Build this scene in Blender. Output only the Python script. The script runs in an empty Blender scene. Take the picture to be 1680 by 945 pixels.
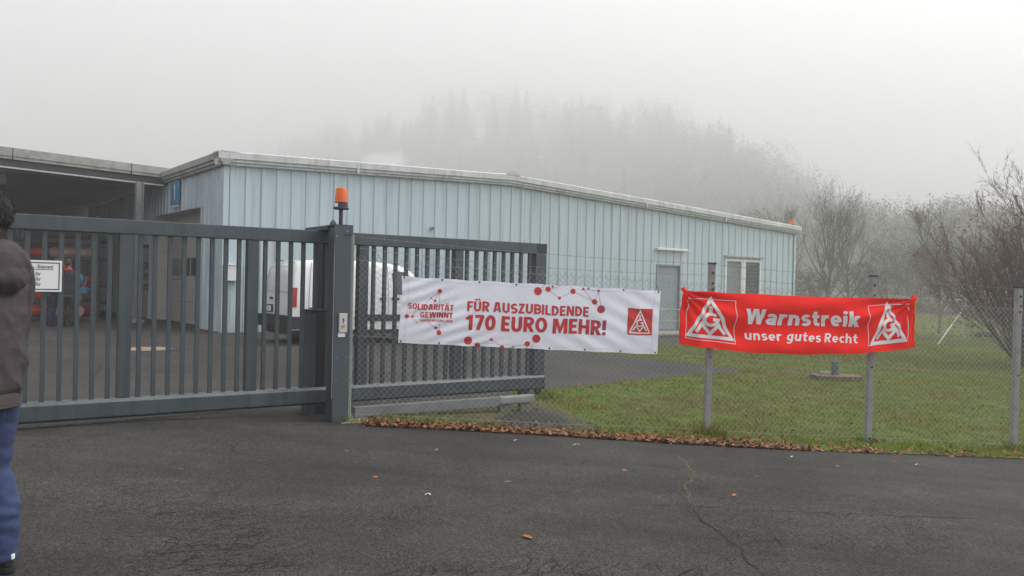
import bpy, bmesh, math, random
import numpy as np
from mathutils import Vector, Matrix, Euler, noise as mnoise

random.seed(7)
RNG = np.random.default_rng(7)
PI = math.pi
SC = bpy.context.scene
C = SC.collection

# ------------------------------------------------------------------ camera
FPX, ROLL, PITCH, CAMZ = 1340.0, 0.022, 0.00485, 1.45
cam_d = bpy.data.cameras.new('camera')
cam = bpy.data.objects.new('camera', cam_d)
C.objects.link(cam)
cam_d.sensor_width = 36.0
cam_d.lens = 36.0 * FPX / 1680.0
cam_d.clip_start = 0.05
cam_d.clip_end = 2000.0
cam.matrix_world = (Matrix.Translation((0, 0, CAMZ)) @ Matrix.Rotation(PI / 2 - PITCH, 4, 'X')
                    @ Matrix.Rotation(ROLL, 4, 'Z'))
SC.camera = cam

# ------------------------------------------------------------------ world, sun, exposure
SUN_EL, SUN_AZ = math.radians(60), math.radians(76)      # high and veiled, ahead of the camera and to the right
world = bpy.data.worlds.new('World')
SC.world = world
world.use_nodes = True
wn = world.node_tree
for n in list(wn.nodes):
    wn.nodes.remove(n)
w_out = wn.nodes.new('ShaderNodeOutputWorld')
w_bg = wn.nodes.new('ShaderNodeBackground')
w_sky = wn.nodes.new('ShaderNodeTexSky')
w_hs = wn.nodes.new('ShaderNodeHueSaturation')
w_sky.sky_type = 'NISHITA'
w_sky.sun_disc = False
w_sky.sun_elevation = SUN_EL
w_sky.sun_rotation = SUN_AZ
w_sky.air_density = 1.0
w_sky.dust_density = 2.5
w_sky.ozone_density = 1.0
w_hs.inputs['Saturation'].default_value = 0.06
w_bg.inputs['Strength'].default_value = 0.15
wn.links.new(w_sky.outputs[0], w_hs.inputs['Color'])
wn.links.new(w_hs.outputs[0], w_bg.inputs['Color'])
wn.links.new(w_bg.outputs[0], w_out.inputs['Surface'])

sun_d = bpy.data.lights.new('sun', 'SUN')
sun_d.energy = 0.85
sun_d.angle = math.radians(60)
sun_d.color = (1.0, 0.97, 0.93)
sun = bpy.data.objects.new('sun', sun_d)
C.objects.link(sun)
_sd = Vector((math.sin(SUN_AZ) * math.cos(SUN_EL), math.cos(SUN_AZ) * math.cos(SUN_EL), math.sin(SUN_EL)))
sun.rotation_euler = _sd.to_track_quat('Z', 'Y').to_euler()

SC.view_settings.view_transform = 'Standard'
SC.view_settings.look = 'None'
SC.view_settings.exposure = 0.83
SC.view_settings.gamma = 1.0
SC.view_settings.use_curve_mapping = False
SC.cycles.volume_bounces = 5
SC.cycles.max_bounces = 8
HAZE_DENSITY = 0.0028
BANK_DENSITY = 0.0145

# ------------------------------------------------------------------ pixel -> world helpers (used only to survey the photo)
_cr, _sr, _cp, _sp = math.cos(ROLL), math.sin(ROLL), math.cos(PITCH), math.sin(PITCH)


def ray(u, v):
    dx, dy = u - 840.0, 472.5 - v
    x, y = (dx * _cr - dy * _sr) / FPX, (dx * _sr + dy * _cr) / FPX
    Y, Z = _cp + y * _sp, y * _cp - _sp
    return x / Y, Z / Y


def W(u, v, Y):
    a, b = ray(u, v)
    return Vector((a * Y, Y, CAMZ + b * Y))


def g(X, Y):
    """ground height"""
    z = 0.05 - 0.05 * min(max(X + 3.5, 0.0), 10.5)
    z -= 0.0125 * min(max(Y - 10.0, 0.0), 20.0) * min(max((X + 3.0) / 9.0, 0.0), 1.0)
    t = min(max((Y - 45.0) / 30.0, 0.0), 1.0)
    z += 0.85 * t * min(max((X - 8.0) / 10.0, 0.0), 1.0)
    return z


def G(u, v, dz=0.0):
    a, b = ray(u, v)
    Y = 10.0
    for _ in range(60):
        z = g(a * Y, Y) + dz
        Yn = (z - CAMZ) / b if b < -1e-4 else 200.0
        Y = 0.5 * Y + 0.5 * max(1.0, min(200.0, Yn))
    return Vector((a * Y, Y, g(a * Y, Y) + dz))


class Frame:
    """vertical plane with origin P (x, y) and horizontal unit direction d; local x along d, local y away from the street"""
    def __init__(self, P, d):
        self.P = Vector((P[0], P[1]))
        self.d = Vector(d).normalized()
        self.rz = math.atan2(self.d.y, self.d.x)

    def hit(self, u, v, off=0.0):
        a, b = ray(u, v)
        n = Vector((-self.d.y, self.d.x))
        P = self.P + n * off
        Y = (P.x * n.x + P.y * n.y) / (a * n.x + n.y)
        q = Vector((a * Y, Y)) - P
        return q.dot(self.d), CAMZ + b * Y

    def t(self, u, v=500):
        return self.hit(u, v)[0]

    def world(self, x, y, z):
        n = Vector((-self.d.y, self.d.x))
        q = self.P + self.d * x + n * y
        return Vector((q.x, q.y, z))


# ------------------------------------------------------------------ materials
MATS = {}


def mat(name, col, rough=0.6, metal=0.0, var=0.0, vscale=3.0, bump=0.0, bscale=40.0, col2=None, spec=0.5,
        stretch=None, trans=0.0, attr=False, thin=0.0):
    """Principled material with large-scale colour variation and fine bump, all procedural"""
    if name in MATS:
        return MATS[name]
    m = bpy.data.materials.new(name)
    m.use_nodes = True
    nt = m.node_tree
    b = nt.nodes['Principled BSDF']
    b.inputs['Base Color'].default_value = (*col, 1)
    b.inputs['Roughness'].default_value = rough
    b.inputs['Metallic'].default_value = metal
    b.inputs['Specular IOR Level'].default_value = spec
    if trans:
        b.inputs['Transmission Weight'].default_value = trans
    tc = nt.nodes.new('ShaderNodeTexCoord')
    src = tc.outputs['Object']
    if stretch:
        mp = nt.nodes.new('ShaderNodeMapping')
        mp.inputs['Scale'].default_value = stretch
        nt.links.new(src, mp.inputs['Vector'])
        src = mp.outputs[0]
    base_sock = None
    if attr:
        at = nt.nodes.new('ShaderNodeAttribute')
        at.attribute_name = 'tint'
        base_sock = at.outputs['Color']
    if var > 0:
        nz = nt.nodes.new('ShaderNodeTexNoise')
        nz.inputs['Scale'].default_value = vscale
        nz.inputs['Detail'].default_value = 6
        nz.inputs['Roughness'].default_value = 0.65
        nt.links.new(src, nz.inputs['Vector'])
        rp = nt.nodes.new('ShaderNodeMapRange')
        rp.inputs['From Min'].default_value = 0.3
        rp.inputs['From Max'].default_value = 0.7
        nt.links.new(nz.outputs['Fac'], rp.inputs['Value'])
        mx = nt.nodes.new('ShaderNodeMix')
        mx.data_type = 'RGBA'
        c2 = col2 if col2 else tuple(c * (1 - var) for c in col)
        mx.inputs[6].default_value = (*col, 1)
        mx.inputs[7].default_value = (*c2, 1)
        nt.links.new(rp.outputs[0], mx.inputs['Factor'])
        if base_sock:
            mu = nt.nodes.new('ShaderNodeMix')
            mu.data_type = 'RGBA'
            mu.blend_type = 'MULTIPLY'
            mu.inputs['Factor'].default_value = 1.0
            nt.links.new(base_sock, mu.inputs[6])
            nt.links.new(mx.outputs[2], mu.inputs[7])
            base_sock = mu.outputs[2]
        else:
            base_sock = mx.outputs[2]
    if base_sock:
        nt.links.new(base_sock, b.inputs['Base Color'])
    if bump > 0:
        nb = nt.nodes.new('ShaderNodeTexNoise')
        nb.inputs['Scale'].default_value = bscale
        nb.inputs['Detail'].default_value = 4
        nt.links.new(src, nb.inputs['Vector'])
        bp = nt.nodes.new('ShaderNodeBump')
        bp.inputs['Strength'].default_value = bump
        bp.inputs['Distance'].default_value = 0.01
        nt.links.new(nb.outputs['Fac'], bp.inputs['Height'])
        nt.links.new(bp.outputs[0], b.inputs['Normal'])
    MATS[name] = m
    return m


M_GATE = mat('gate_paint', (0.066, 0.087, 0.100), 0.38, var=0.32, vscale=2.2, bump=0.05, bscale=60)
M_GATE_D = mat('gate_dark', (0.03, 0.034, 0.037), 0.5, var=0.3, vscale=3)
M_GALV = mat('galvanised', (0.36, 0.37, 0.38), 0.5, 0.35, var=0.3, vscale=6)
M_POST = mat('fence_post_grey', (0.36, 0.355, 0.35), 0.65, 0.1, var=0.35, vscale=7, bump=0.2, bscale=50)
M_WIRE = mat('wire', (0.40, 0.41, 0.41), 0.5, 0.3)
M_BARB = mat('barbed', (0.34, 0.335, 0.33), 0.6, 0.2)
M_CLAD = mat('cladding_blue', (0.465, 0.565, 0.61), 0.5, var=0.20, vscale=1.5, stretch=(1.6, 1.6, 0.12), col2=(0.43, 0.52, 0.56), bump=0.02, bscale=20)
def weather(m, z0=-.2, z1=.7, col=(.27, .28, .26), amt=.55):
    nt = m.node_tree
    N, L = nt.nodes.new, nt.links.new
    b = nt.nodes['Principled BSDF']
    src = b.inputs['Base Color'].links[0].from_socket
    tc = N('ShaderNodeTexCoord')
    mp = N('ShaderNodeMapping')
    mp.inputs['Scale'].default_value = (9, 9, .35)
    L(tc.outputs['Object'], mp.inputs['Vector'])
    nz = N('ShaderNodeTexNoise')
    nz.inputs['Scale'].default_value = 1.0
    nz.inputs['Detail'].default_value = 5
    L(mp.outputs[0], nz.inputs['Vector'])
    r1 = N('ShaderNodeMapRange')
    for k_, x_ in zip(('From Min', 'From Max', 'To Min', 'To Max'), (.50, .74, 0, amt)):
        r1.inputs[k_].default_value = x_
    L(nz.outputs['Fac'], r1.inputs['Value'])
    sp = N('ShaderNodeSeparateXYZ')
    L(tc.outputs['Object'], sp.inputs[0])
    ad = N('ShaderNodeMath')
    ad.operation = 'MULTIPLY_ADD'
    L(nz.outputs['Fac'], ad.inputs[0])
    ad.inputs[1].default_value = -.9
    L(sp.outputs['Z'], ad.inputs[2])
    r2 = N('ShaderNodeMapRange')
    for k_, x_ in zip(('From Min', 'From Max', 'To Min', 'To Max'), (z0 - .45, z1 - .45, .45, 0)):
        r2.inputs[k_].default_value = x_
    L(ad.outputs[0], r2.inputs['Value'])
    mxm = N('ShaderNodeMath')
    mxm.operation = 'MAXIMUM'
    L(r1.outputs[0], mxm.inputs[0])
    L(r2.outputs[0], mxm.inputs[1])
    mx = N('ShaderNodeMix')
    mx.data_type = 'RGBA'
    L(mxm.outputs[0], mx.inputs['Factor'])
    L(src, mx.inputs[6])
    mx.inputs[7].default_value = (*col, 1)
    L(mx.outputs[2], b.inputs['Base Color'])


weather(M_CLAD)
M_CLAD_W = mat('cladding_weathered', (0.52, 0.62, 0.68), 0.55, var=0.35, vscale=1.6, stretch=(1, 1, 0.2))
M_FASC = mat('fascia_metal', (0.60, 0.62, 0.62), 0.5, var=0.3, vscale=2.2)
M_FASC_D = mat('fascia_stained', (0.42, 0.42, 0.39), 0.7, var=0.5, vscale=3.5)
M_ROOF = mat('roof_sheet', (0.33, 0.35, 0.35), 0.6, var=0.3)
M_DARK = mat('dark_void', (0.012, 0.012, 0.013), 0.9)
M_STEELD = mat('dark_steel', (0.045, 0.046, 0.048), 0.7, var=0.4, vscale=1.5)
M_DOORG = mat('door_grey', (0.25, 0.30, 0.32), 0.5, var=0.12, vscale=1.5)
M_WHITE = mat('white_frame', (0.72, 0.73, 0.72), 0.45, var=0.08)
M_GARAGE = mat('garage_panel', (0.42, 0.41, 0.38), 0.55, var=0.15, vscale=1.2)
M_GLASS = mat('window_glass', (0.05, 0.06, 0.06), 0.08, var=0.4, vscale=1.0)
M_CONC = mat('concrete', (0.34, 0.32, 0.29), 0.85, var=0.35, vscale=4, bump=0.3, bscale=60)
M_BLOCK = mat('stone_blocks', (0.19, 0.18, 0.155), 0.9, var=0.4, vscale=7, bump=0.5, bscale=30)
M_VANW = mat('van_white', (0.70, 0.71, 0.72), 0.25, var=0.06, vscale=2)
M_BLACKP = mat('black_plastic_and_shade', (0.022, 0.023, 0.025), 0.55, var=0.3, vscale=5)  # plastic parts; also paints shade at the gate portal and van wheel openings
M_RUBBER = mat('rubber', (0.018, 0.018, 0.018), 0.8)
M_RED = mat('tail_red', (0.30, 0.012, 0.012), 0.2)
M_ORANGE = mat('orange_lens', (0.90, 0.15, 0.012), 0.25, trans=0.2)
M_ORANGE_IN = mat('orange_core', (0.35, 0.05, 0.01), 0.4)
M_SIGNW = mat('sign_white', (0.78, 0.79, 0.78), 0.5, var=0.05)
M_INK = mat('ink_black', (0.02, 0.02, 0.022), 0.6)
M_BLUE = mat('sign_blue', (0.06, 0.24, 0.42), 0.5, var=0.2)
M_SKIN = mat('skin', (0.45, 0.25, 0.17), 0.55, var=0.1, vscale=8)
M_HAIR = mat('hair_dark', (0.018, 0.014, 0.011), 0.6, var=0.5, vscale=60, stretch=(1, 1, 0.2), bump=0.6, bscale=120)
M_JACKET = mat('jacket_taupe', (0.080, 0.067, 0.070), 0.95, spec=.2, var=0.3, vscale=9, bump=0.35, bscale=170)
M_RIB = mat('jacket_ribbing', (0.075, 0.066, 0.06), 0.95, var=0.2, bump=0.5, bscale=160)
M_TROUS = mat('trousers_blue', (0.038, 0.060, 0.150), 0.85, var=0.35, vscale=4, bump=0.2, bscale=120)
M_SHOE = mat('shoe_black', (0.015, 0.015, 0.016), 0.5)
M_YELLOW = mat('yellow_tape', (0.55, 0.36, 0.04), 0.6, var=0.15)
M_BARK = mat('bark_grey', (0.17, 0.155, 0.13), 0.95, var=0.4, vscale=4)  # lightened so the bare trees look hazier; haze put into the colour
M_BARK2 = mat('bark_shrub', (0.15, 0.108, 0.095), 0.95, var=0.4, vscale=4)

weather(M_GATE, -2, -1.9, (.028, .033, .035), .7)
weather(M_FASC, -9, -8, (.26, .26, .23), .6)


def asphalt_mat():
    m = bpy.data.materials.new('asphalt')
    m.use_nodes = True
    nt = m.node_tree
    N, L = nt.nodes.new, nt.links.new
    b = nt.nodes['Principled BSDF']
    tc = N('ShaderNodeTexCoord')

    def noise(scale, detail=4, rough=0.6, vec=None):
        n = N('ShaderNodeTexNoise')
        n.inputs['Scale'].default_value = scale
        n.inputs['Detail'].default_value = detail
        n.inputs['Roughness'].default_value = rough
        L(vec or tc.outputs['Object'], n.inputs['Vector'])
        return n.outputs['Fac']

    def rng(v, a, c, lo, hi):
        r = N('ShaderNodeMapRange')
        for k, x in zip(('From Min', 'From Max', 'To Min', 'To Max'), (a, c, lo, hi)):
            r.inputs[k].default_value = x
        L(v, r.inputs['Value'])
        return r.outputs[0]

    def math_(op, a, c):
        n = N('ShaderNodeMath')
        n.operation = op
        for i, x in enumerate((a, c)):
            if isinstance(x, (int, float)):
                n.inputs[i].default_value = x
            else:
                L(x, n.inputs[i])
        return n.outputs[0]
    big = rng(noise(0.35, 5), 0.32, 0.68, 0.72, 1.26)
    mp = N('ShaderNodeMapping')
    mp.inputs['Scale'].default_value = (0.25, 1.6, 1)
    mp.inputs['Rotation'].default_value = (0, 0, -0.12)
    L(tc.outputs['Object'], mp.inputs['Vector'])
    band = rng(noise(0.9, 3, vec=mp.outputs[0]), 0.35, 0.65, 0.80, 1.14)
    mid = rng(noise(3.2, 6, .75), 0.3, 0.7, 0.80, 1.18)
    mid = math_('MULTIPLY', mid, rng(noise(42, 4, .8), 0.3, 0.7, 0.66, 1.36))
    vo = N('ShaderNodeTexVoronoi')
    vo.inputs['Scale'].default_value = 130
    L(tc.outputs['Object'], vo.inputs['Vector'])
    sx = N('ShaderNodeSeparateColor')
    L(vo.outputs['Color'], sx.inputs[0])
    grain = rng(sx.outputs[0], 0, 1, 0.45, 1.62)
    # short tearing cracks in the worn surface
    wp = N('ShaderNodeMapping')
    wp.inputs['Scale'].default_value = (1.0, 0.45, 1)
    L(tc.outputs['Object'], wp.inputs['Vector'])
    wv = N('ShaderNodeTexVoronoi')
    wv.feature = 'DISTANCE_TO_EDGE'
    wv.inputs['Scale'].default_value = 6.5
    wd = N('ShaderNodeTexNoise')
    wd.inputs['Scale'].default_value = 5
    wd.inputs['Detail'].default_value = 4
    L(wp.outputs[0], wd.inputs['Vector'])
    va = N('ShaderNodeVectorMath')
    va.operation = 'MULTIPLY_ADD'
    va.inputs[1].default_value = (0.25, 0.25, 0)
    L(wd.outputs['Color'], va.inputs[0])
    L(wp.outputs[0], va.inputs[2])
    L(va.outputs[0], wv.inputs['Vector'])
    line = rng(wv.outputs['Distance'], 0.0, 0.022, 1.0, 0.0)
    mask = rng(noise(0.8, 3), 0.50, 0.60, 0.0, 1.0)
    mask2 = rng(noise(9, 2), 0.48, 0.6, 0.0, 1.0)
    crack = math_('MULTIPLY', math_('MULTIPLY', line, mask), mask2)
    fac = math_('MULTIPLY', math_('MULTIPLY', math_('MULTIPLY', big, band), mid), grain)
    fac = math_('MULTIPLY', fac, math_('SUBTRACT', 1.0, math_('MULTIPLY', crack, 0.7)))
    mx = N('ShaderNodeMix')
    mx.data_type = 'RGBA'
    mx.blend_type = 'MULTIPLY'
    mx.inputs['Factor'].default_value = 1
    mx.inputs[6].default_value = (0.0455, 0.0432, 0.040, 1)
    cb = N('ShaderNodeCombineColor')
    for i in range(3):
        L(fac, cb.inputs[i])
    L(cb.outputs[0], mx.inputs[7])
    L(mx.outputs[2], b.inputs['Base Color'])
    b.inputs['Roughness'].default_value = 0.75
    b.inputs['Specular IOR Level'].default_value = 0.12
    bp = N('ShaderNodeBump')
    bp.inputs['Strength'].default_value = 0.35
    bp.inputs['Distance'].default_value = 0.006
    h = math_('SUBTRACT', math_('ADD', vo.outputs['Distance'], noise(2.2, 3)), crack)
    L(h, bp.inputs['Height'])
    L(bp.outputs[0], b.inputs['Normal'])
    return m


M_ASPH = asphalt_mat()
M_SOIL = mat('grass_soil', (0.095, 0.135, 0.022), 0.95, spec=.08, var=0.5, vscale=1.3, col2=(0.09, 0.085, 0.03), bump=0.5, bscale=30)
M_DIRT = mat('bare_dirt', (0.115, 0.10, 0.062), 0.95, spec=.08, var=0.5, vscale=3.5, col2=(0.06, 0.065, 0.03), bump=0.6, bscale=35)
M_BLADE = mat('grass_blades', (1, 1, 1), 0.8, spec=.15, attr=True, var=0.3, vscale=0.9)
M_LEAF = mat('dry_leaves', (1, 1, 1), 0.75, attr=True, var=0.25, vscale=30)


# ------------------------------------------------------------------ mesh helpers
class MB:
    """collects vertices and faces for ONE mesh object"""
    def __init__(self):
        self.v, self.f = [], []

    def add(self, vs, fs):
        o = len(self.v)
        self.v += [tuple(p) for p in vs]
        self.f += [tuple(i + o for i in q) for q in fs]
        return self

    def box(self, x0, x1, y0, y1, z0, z1):
        return self.add([(x0, y0, z0), (x1, y0, z0), (x1, y1, z0), (x0, y1, z0), (x0, y0, z1), (x1, y0, z1), (x1, y1, z1), (x0, y1, z1)],
                        [(0, 3, 2, 1), (4, 5, 6, 7), (0, 1, 5, 4), (1, 2, 6, 5), (2, 3, 7, 6), (3, 0, 4, 7)])

    def bbox(self, x0, x1, y0, y1, z0, z1, b=0.004):
        """box with bevelled edges"""
        bm = bmesh.new()
        bmesh.ops.create_cube(bm, size=1)
        for q in bm.verts:
            q.co = Vector(((x0 + x1) / 2 + q.co.x * (x1 - x0), (y0 + y1) / 2 + q.co.y * (y1 - y0), (z0 + z1) / 2 + q.co.z * (z1 - z0)))
        bmesh.ops.bevel(bm, geom=bm.edges[:], offset=min(b, 0.45 * min(abs(x1 - x0), abs(y1 - y0), abs(z1 - z0))), segments=2, affect='EDGES', profile=0.6)
        return self.bm(bm)

    def bm(self, bm):
        bm.verts.index_update()
        vs = [tuple(q.co) for q in bm.verts]
        fs = [tuple(q.index for q in f.verts) for f in bm.faces]
        bm.free()
        return self.add(vs, fs)

    def tube(self, p0, p1, r0, r1=None, n=8, caps=True):
        p0, p1 = Vector(p0), Vector(p1)
        r1 = r0 if r1 is None else r1
        d = (p1 - p0).normalized()
        a = d.orthogonal().normalized()
        b = d.cross(a)
        vs = []
        for p, r in ((p0, r0), (p1, r1)):
            for k in range(n):
                t = 2 * PI * k / n
                vs.append(p + (a * math.cos(t) + b * math.sin(t)) * r)
        fs = [(k, (k + 1) % n, n + (k + 1) % n, n + k) for k in range(n)]
        if caps:
            fs += [tuple(range(n - 1, -1, -1)), tuple(range(n, 2 * n))]
        return self.add(vs, fs)

    def path(self, pts, r, n=5, rs=None):
        """continuous tube along points"""
        pts = [Vector(p) for p in pts]
        vs, fs = [], []
        a = None
        for i, p in enumerate(pts):
            d = (pts[min(i + 1, len(pts) - 1)] - pts[max(i - 1, 0)]).normalized()
            if a is None:
                a = d.orthogonal().normalized()
            a = (a - d * a.dot(d))
            a = a.normalized() if a.length > 1e-6 else d.orthogonal().normalized()
            b = d.cross(a)
            rr = rs[i] if rs else r
            for k in range(n):
                t = 2 * PI * k / n
                vs.append(p + (a * math.cos(t) + b * math.sin(t)) * rr)
        for i in range(len(pts) - 1):
            for k in range(n):
                fs.append((i * n + k, i * n + (k + 1) % n, (i + 1) * n + (k + 1) % n, (i + 1) * n + k))
        fs += [tuple(range(n - 1, -1, -1)), tuple(range((len(pts) - 1) * n, len(pts) * n))]
        return self.add(vs, fs)

    def lathe(self, prof, c=(0, 0, 0), n=20):
        vs, fs = [], []
        for r, z in prof:
            for k in range(n):
                t = 2 * PI * k / n
                vs.append((c[0] + r * math.cos(t), c[1] + r * math.sin(t), c[2] + z))
        for i in range(len(prof) - 1):
            for k in range(n):
                fs.append((i * n + k, i * n + (k + 1) % n, (i + 1) * n + (k + 1) % n, (i + 1) * n + k))
        fs += [tuple(range(n - 1, -1, -1)), tuple(range((len(prof) - 1) * n, len(prof) * n))]
        return self.add(vs, fs)

    def prism(self, poly, axis, a, b):
        """polygon in the two axes other than `axis`, extruded from a to b"""
        def P(q, w):
            return {'x': (w, q[0], q[1]), 'y': (q[0], w, q[1]), 'z': (q[0], q[1], w)}[axis]
        n = len(poly)
        vs = [P(q, a) for q in poly] + [P(q, b) for q in poly]
        fs = [(i, (i + 1) % n, n + (i + 1) % n, n + i) for i in range(n)] + [tuple(range(n - 1, -1, -1)), tuple(range(n, 2 * n))]
        return self.add(vs, fs)

    def build_each(self, name, m, parent=None, smooth=False):
        """one object per connected piece"""
        par = list(range(len(self.v)))

        def find(i):
            while par[i] != i:
                par[i] = par[par[i]]
                i = par[i]
            return i
        for f in self.f:
            for i in f[1:]:
                par[find(i)] = find(f[0])
        groups = {}
        for f in self.f:
            groups.setdefault(find(f[0]), []).append(f)
        out = []
        for fs in groups.values():
            idx = sorted({i for f in fs for i in f})
            mp = {i: k for k, i in enumerate(idx)}
            q = MB()
            q.add([self.v[i] for i in idx], [tuple(mp[i] for i in f) for f in fs])
            out.append(q.build(name, m, parent, smooth))
        return out

    def build(self, name, m, parent=None, smooth=False, loc=None, weld=False):
        me = bpy.data.meshes.new(name)
        me.from_pydata(self.v, [], self.f)
        bm = bmesh.new()
        bm.from_mesh(me)
        if weld:
            bmesh.ops.remove_doubles(bm, verts=bm.verts[:], dist=1e-5)
        bmesh.ops.recalc_face_normals(bm, faces=bm.faces[:])
        bm.to_mesh(me)
        bm.free()
        return link(name, me, m, parent, smooth, loc)


def link(name, me, m, parent=None, smooth=False, loc=None):
    if m is not None and not me.materials:
        me.materials.append(m)
    if smooth:
        me.polygons.foreach_set('use_smooth', [True] * len(me.polygons))
        try:
            me.set_sharp_from_angle(angle=math.radians(38))
        except Exception:
            pass
    o = bpy.data.objects.new(name, me)
    C.objects.link(o)
    if parent is not None:
        o.parent = parent
    if loc is not None:
        o.location = loc
    return o


def npmesh(name, V, F, m, parent=None, tint=None, smooth=False):
    """fast mesh from numpy; F is (n, k); tint is per-face RGB"""
    V, F = np.asarray(V, np.float32), np.asarray(F, np.int32)
    me = bpy.data.meshes.new(name)
    me.vertices.add(len(V))
    me.vertices.foreach_set('co', V.ravel())
    k = F.shape[1]
    me.loops.add(F.size)
    me.loops.foreach_set('vertex_index', F.ravel())
    me.polygons.add(len(F))
    me.polygons.foreach_set('loop_start', np.arange(0, F.size, k, dtype=np.int32))
    me.polygons.foreach_set('loop_total', np.full(len(F), k, np.int32))
    me.update(calc_edges=True)
    if tint is not None:
        at = me.color_attributes.new('tint', 'FLOAT_COLOR', 'CORNER')
        col = np.ones((len(F), k, 4), np.float32)
        col[:, :, :3] = np.asarray(tint, np.float32)[:, None, :]
        at.data.foreach_set('color', col.ravel())
    return link(name, me, m, parent, smooth)


def tag(o, label, cat, group=None):
    o['label'] = label
    o['category'] = cat
    if group:
        o['group'] = group
    return o


def thing(name, label, cat, loc=(0, 0, 0), rz=0.0, group=None):
    o = bpy.data.objects.new(name, None)
    C.objects.link(o)
    o.empty_display_size = 0.2
    o.location = loc
    o.rotation_euler = (0, 0, rz)
    return tag(o, label, cat, group)


def struct(o, kind='structure'):
    o['kind'] = kind
    return o


def copy_tree(o, parent=None):
    c = o.copy()
    C.objects.link(c)
    if parent is not None:
        c.parent = parent
    for ch in [x for x in o.children]:
        copy_tree(ch, c)
    return c


def dup(o, loc, parent):
    c = o.copy()
    C.objects.link(c)
    c.parent = parent
    c.location = loc
    return c


# ------------------------------------------------------------------ ground
def sheet(name, poly, mat_, dz, step=1.0, kind='structure'):
    """flat polygon (world x, y) draped over the ground"""
    bm = bmesh.new()
    vs = [bm.verts.new((p[0], p[1], 0)) for p in poly]
    bm.faces.new(vs)
    xs, ys = [p[0] for p in poly], [p[1] for p in poly]
    for ax, lo, hi in ((0, min(xs), max(xs)), (1, min(ys), max(ys))):
        q = math.ceil(lo / step) * step
        while q < hi:
            n = (1, 0, 0) if ax == 0 else (0, 1, 0)
            bmesh.ops.bisect_plane(bm, geom=bm.verts[:] + bm.edges[:] + bm.faces[:], plane_co=(q, q, 0), plane_no=n, dist=1e-5)
            q += step
    for q in (-3.5, 7.0):
        bmesh.ops.bisect_plane(bm, geom=bm.verts[:] + bm.edges[:] + bm.faces[:], plane_co=(q, 0, 0), plane_no=(1, 0, 0), dist=1e-5)
    bmesh.ops.triangulate(bm, faces=bm.faces[:])
    for q in bm.verts:
        q.co.z = g(q.co.x, q.co.y) + dz
    bmesh.ops.recalc_face_normals(bm, faces=bm.faces[:])
    me = bpy.data.meshes.new(name)
    bm.to_mesh(me)
    bm.free()
    if len(me.polygons) and me.polygons[0].normal.z < 0:
        me.flip_normals()
    return struct(link(name, me, mat_), kind)


def ground_grid():
    xs = sorted(set(list(np.arange(-20, 30.01, 1.0)) + [-240, -160, -100, -60, -40, -30, 40, 55, 75, 110, 160, 240, -3.5, 7.0]))
    ys = sorted(set(list(np.arange(-4, 46, 1.0)) + [-40, -20, -10, 48, 52, 56, 60, 65, 70, 75, 90, 120, 160, 220, 290]))
    V, F = [], []
    for y in ys:
        for x in xs:
            V.append((x, y, g(x, y)))
    n = len(xs)
    for j in range(len(ys) - 1):
        for i in range(n - 1):
            F.append((j * n + i, j * n + i + 1, (j + 1) * n + i + 1, (j + 1) * n + i))
    return V, F


V, F = ground_grid()
struct(npmesh('ground', V, F, M_ASPH))


def gp(u, v):
    p = G(u, v)
    return (p.x, p.y)


# fence line, surveyed once and used by everything that stands along the street edge
FEN = Frame((W(578, 600, 8.75).x, 8.75), (W(1672, 600, 10.0).x - W(578, 600, 8.75).x, 1.25))

road_edge = [gp(600, 698), gp(760, 706), gp(900, 714), gp(1100, 727), gp(1300, 738), gp(1500, 746), gp(1680, 753), gp(1800, 758), gp(2100, 771), gp(2400, 783)]
asph_near = [gp(890, 642), gp(960, 634), gp(1050, 624), gp(1130, 617), gp(1190, 613), gp(1235, 610)]
asph_far = [gp(1215, 606), gp(1160, 600), gp(1090, 591), gp(1000, 582), gp(900, 573)]
gate_inner = [gp(590, 690), gp(640, 684), gp(760, 668), gp(880, 648)]
# near lawn between fence and the tapering asphalt, then round the tip to the far lawn
far_corner = [(60, 17), (75, 60), (75, 78), (2, 78), (2, 34.5)]
lawn_poly = ([p for p in reversed(road_edge)] + gate_inner + asph_near + asph_far +
             [gp(870, 569), (1.6, 27.2), (2, 34)] + [(2, 60), (8, 78), (75, 78), (75, 40), (60, 17)])
sheet('grass_ground', lawn_poly, M_SOIL, 0.006)
sheet('far_meadow', [(-60, 80), (90, 78.5), (120, 120), (-100, 120)], M_SOIL, 0.01, 10)
sheet('bare_soil', [gp(600, 697), gp(760, 706), gp(930, 715), gp(1010, 716), gp(960, 690), gp(900, 668), gp(860, 655), gp(760, 671), gp(640, 686)], M_DIRT, 0.011)
sheet('worn_patch', [gp(800, 704), gp(880, 711), gp(960, 706), gp(930, 690), gp(893, 672), gp(850, 674), (gp(815, 688))], M_ASPH, 0.016)
sheet('path', [gp(1470, 548), gp(1540, 553), gp(1620, 561), gp(1700, 570), gp(1800, 582), gp(1800, 596), gp(1700, 581), gp(1620, 570), gp(1540, 561), gp(1470, 555)], M_ASPH, 0.014, 2)


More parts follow.
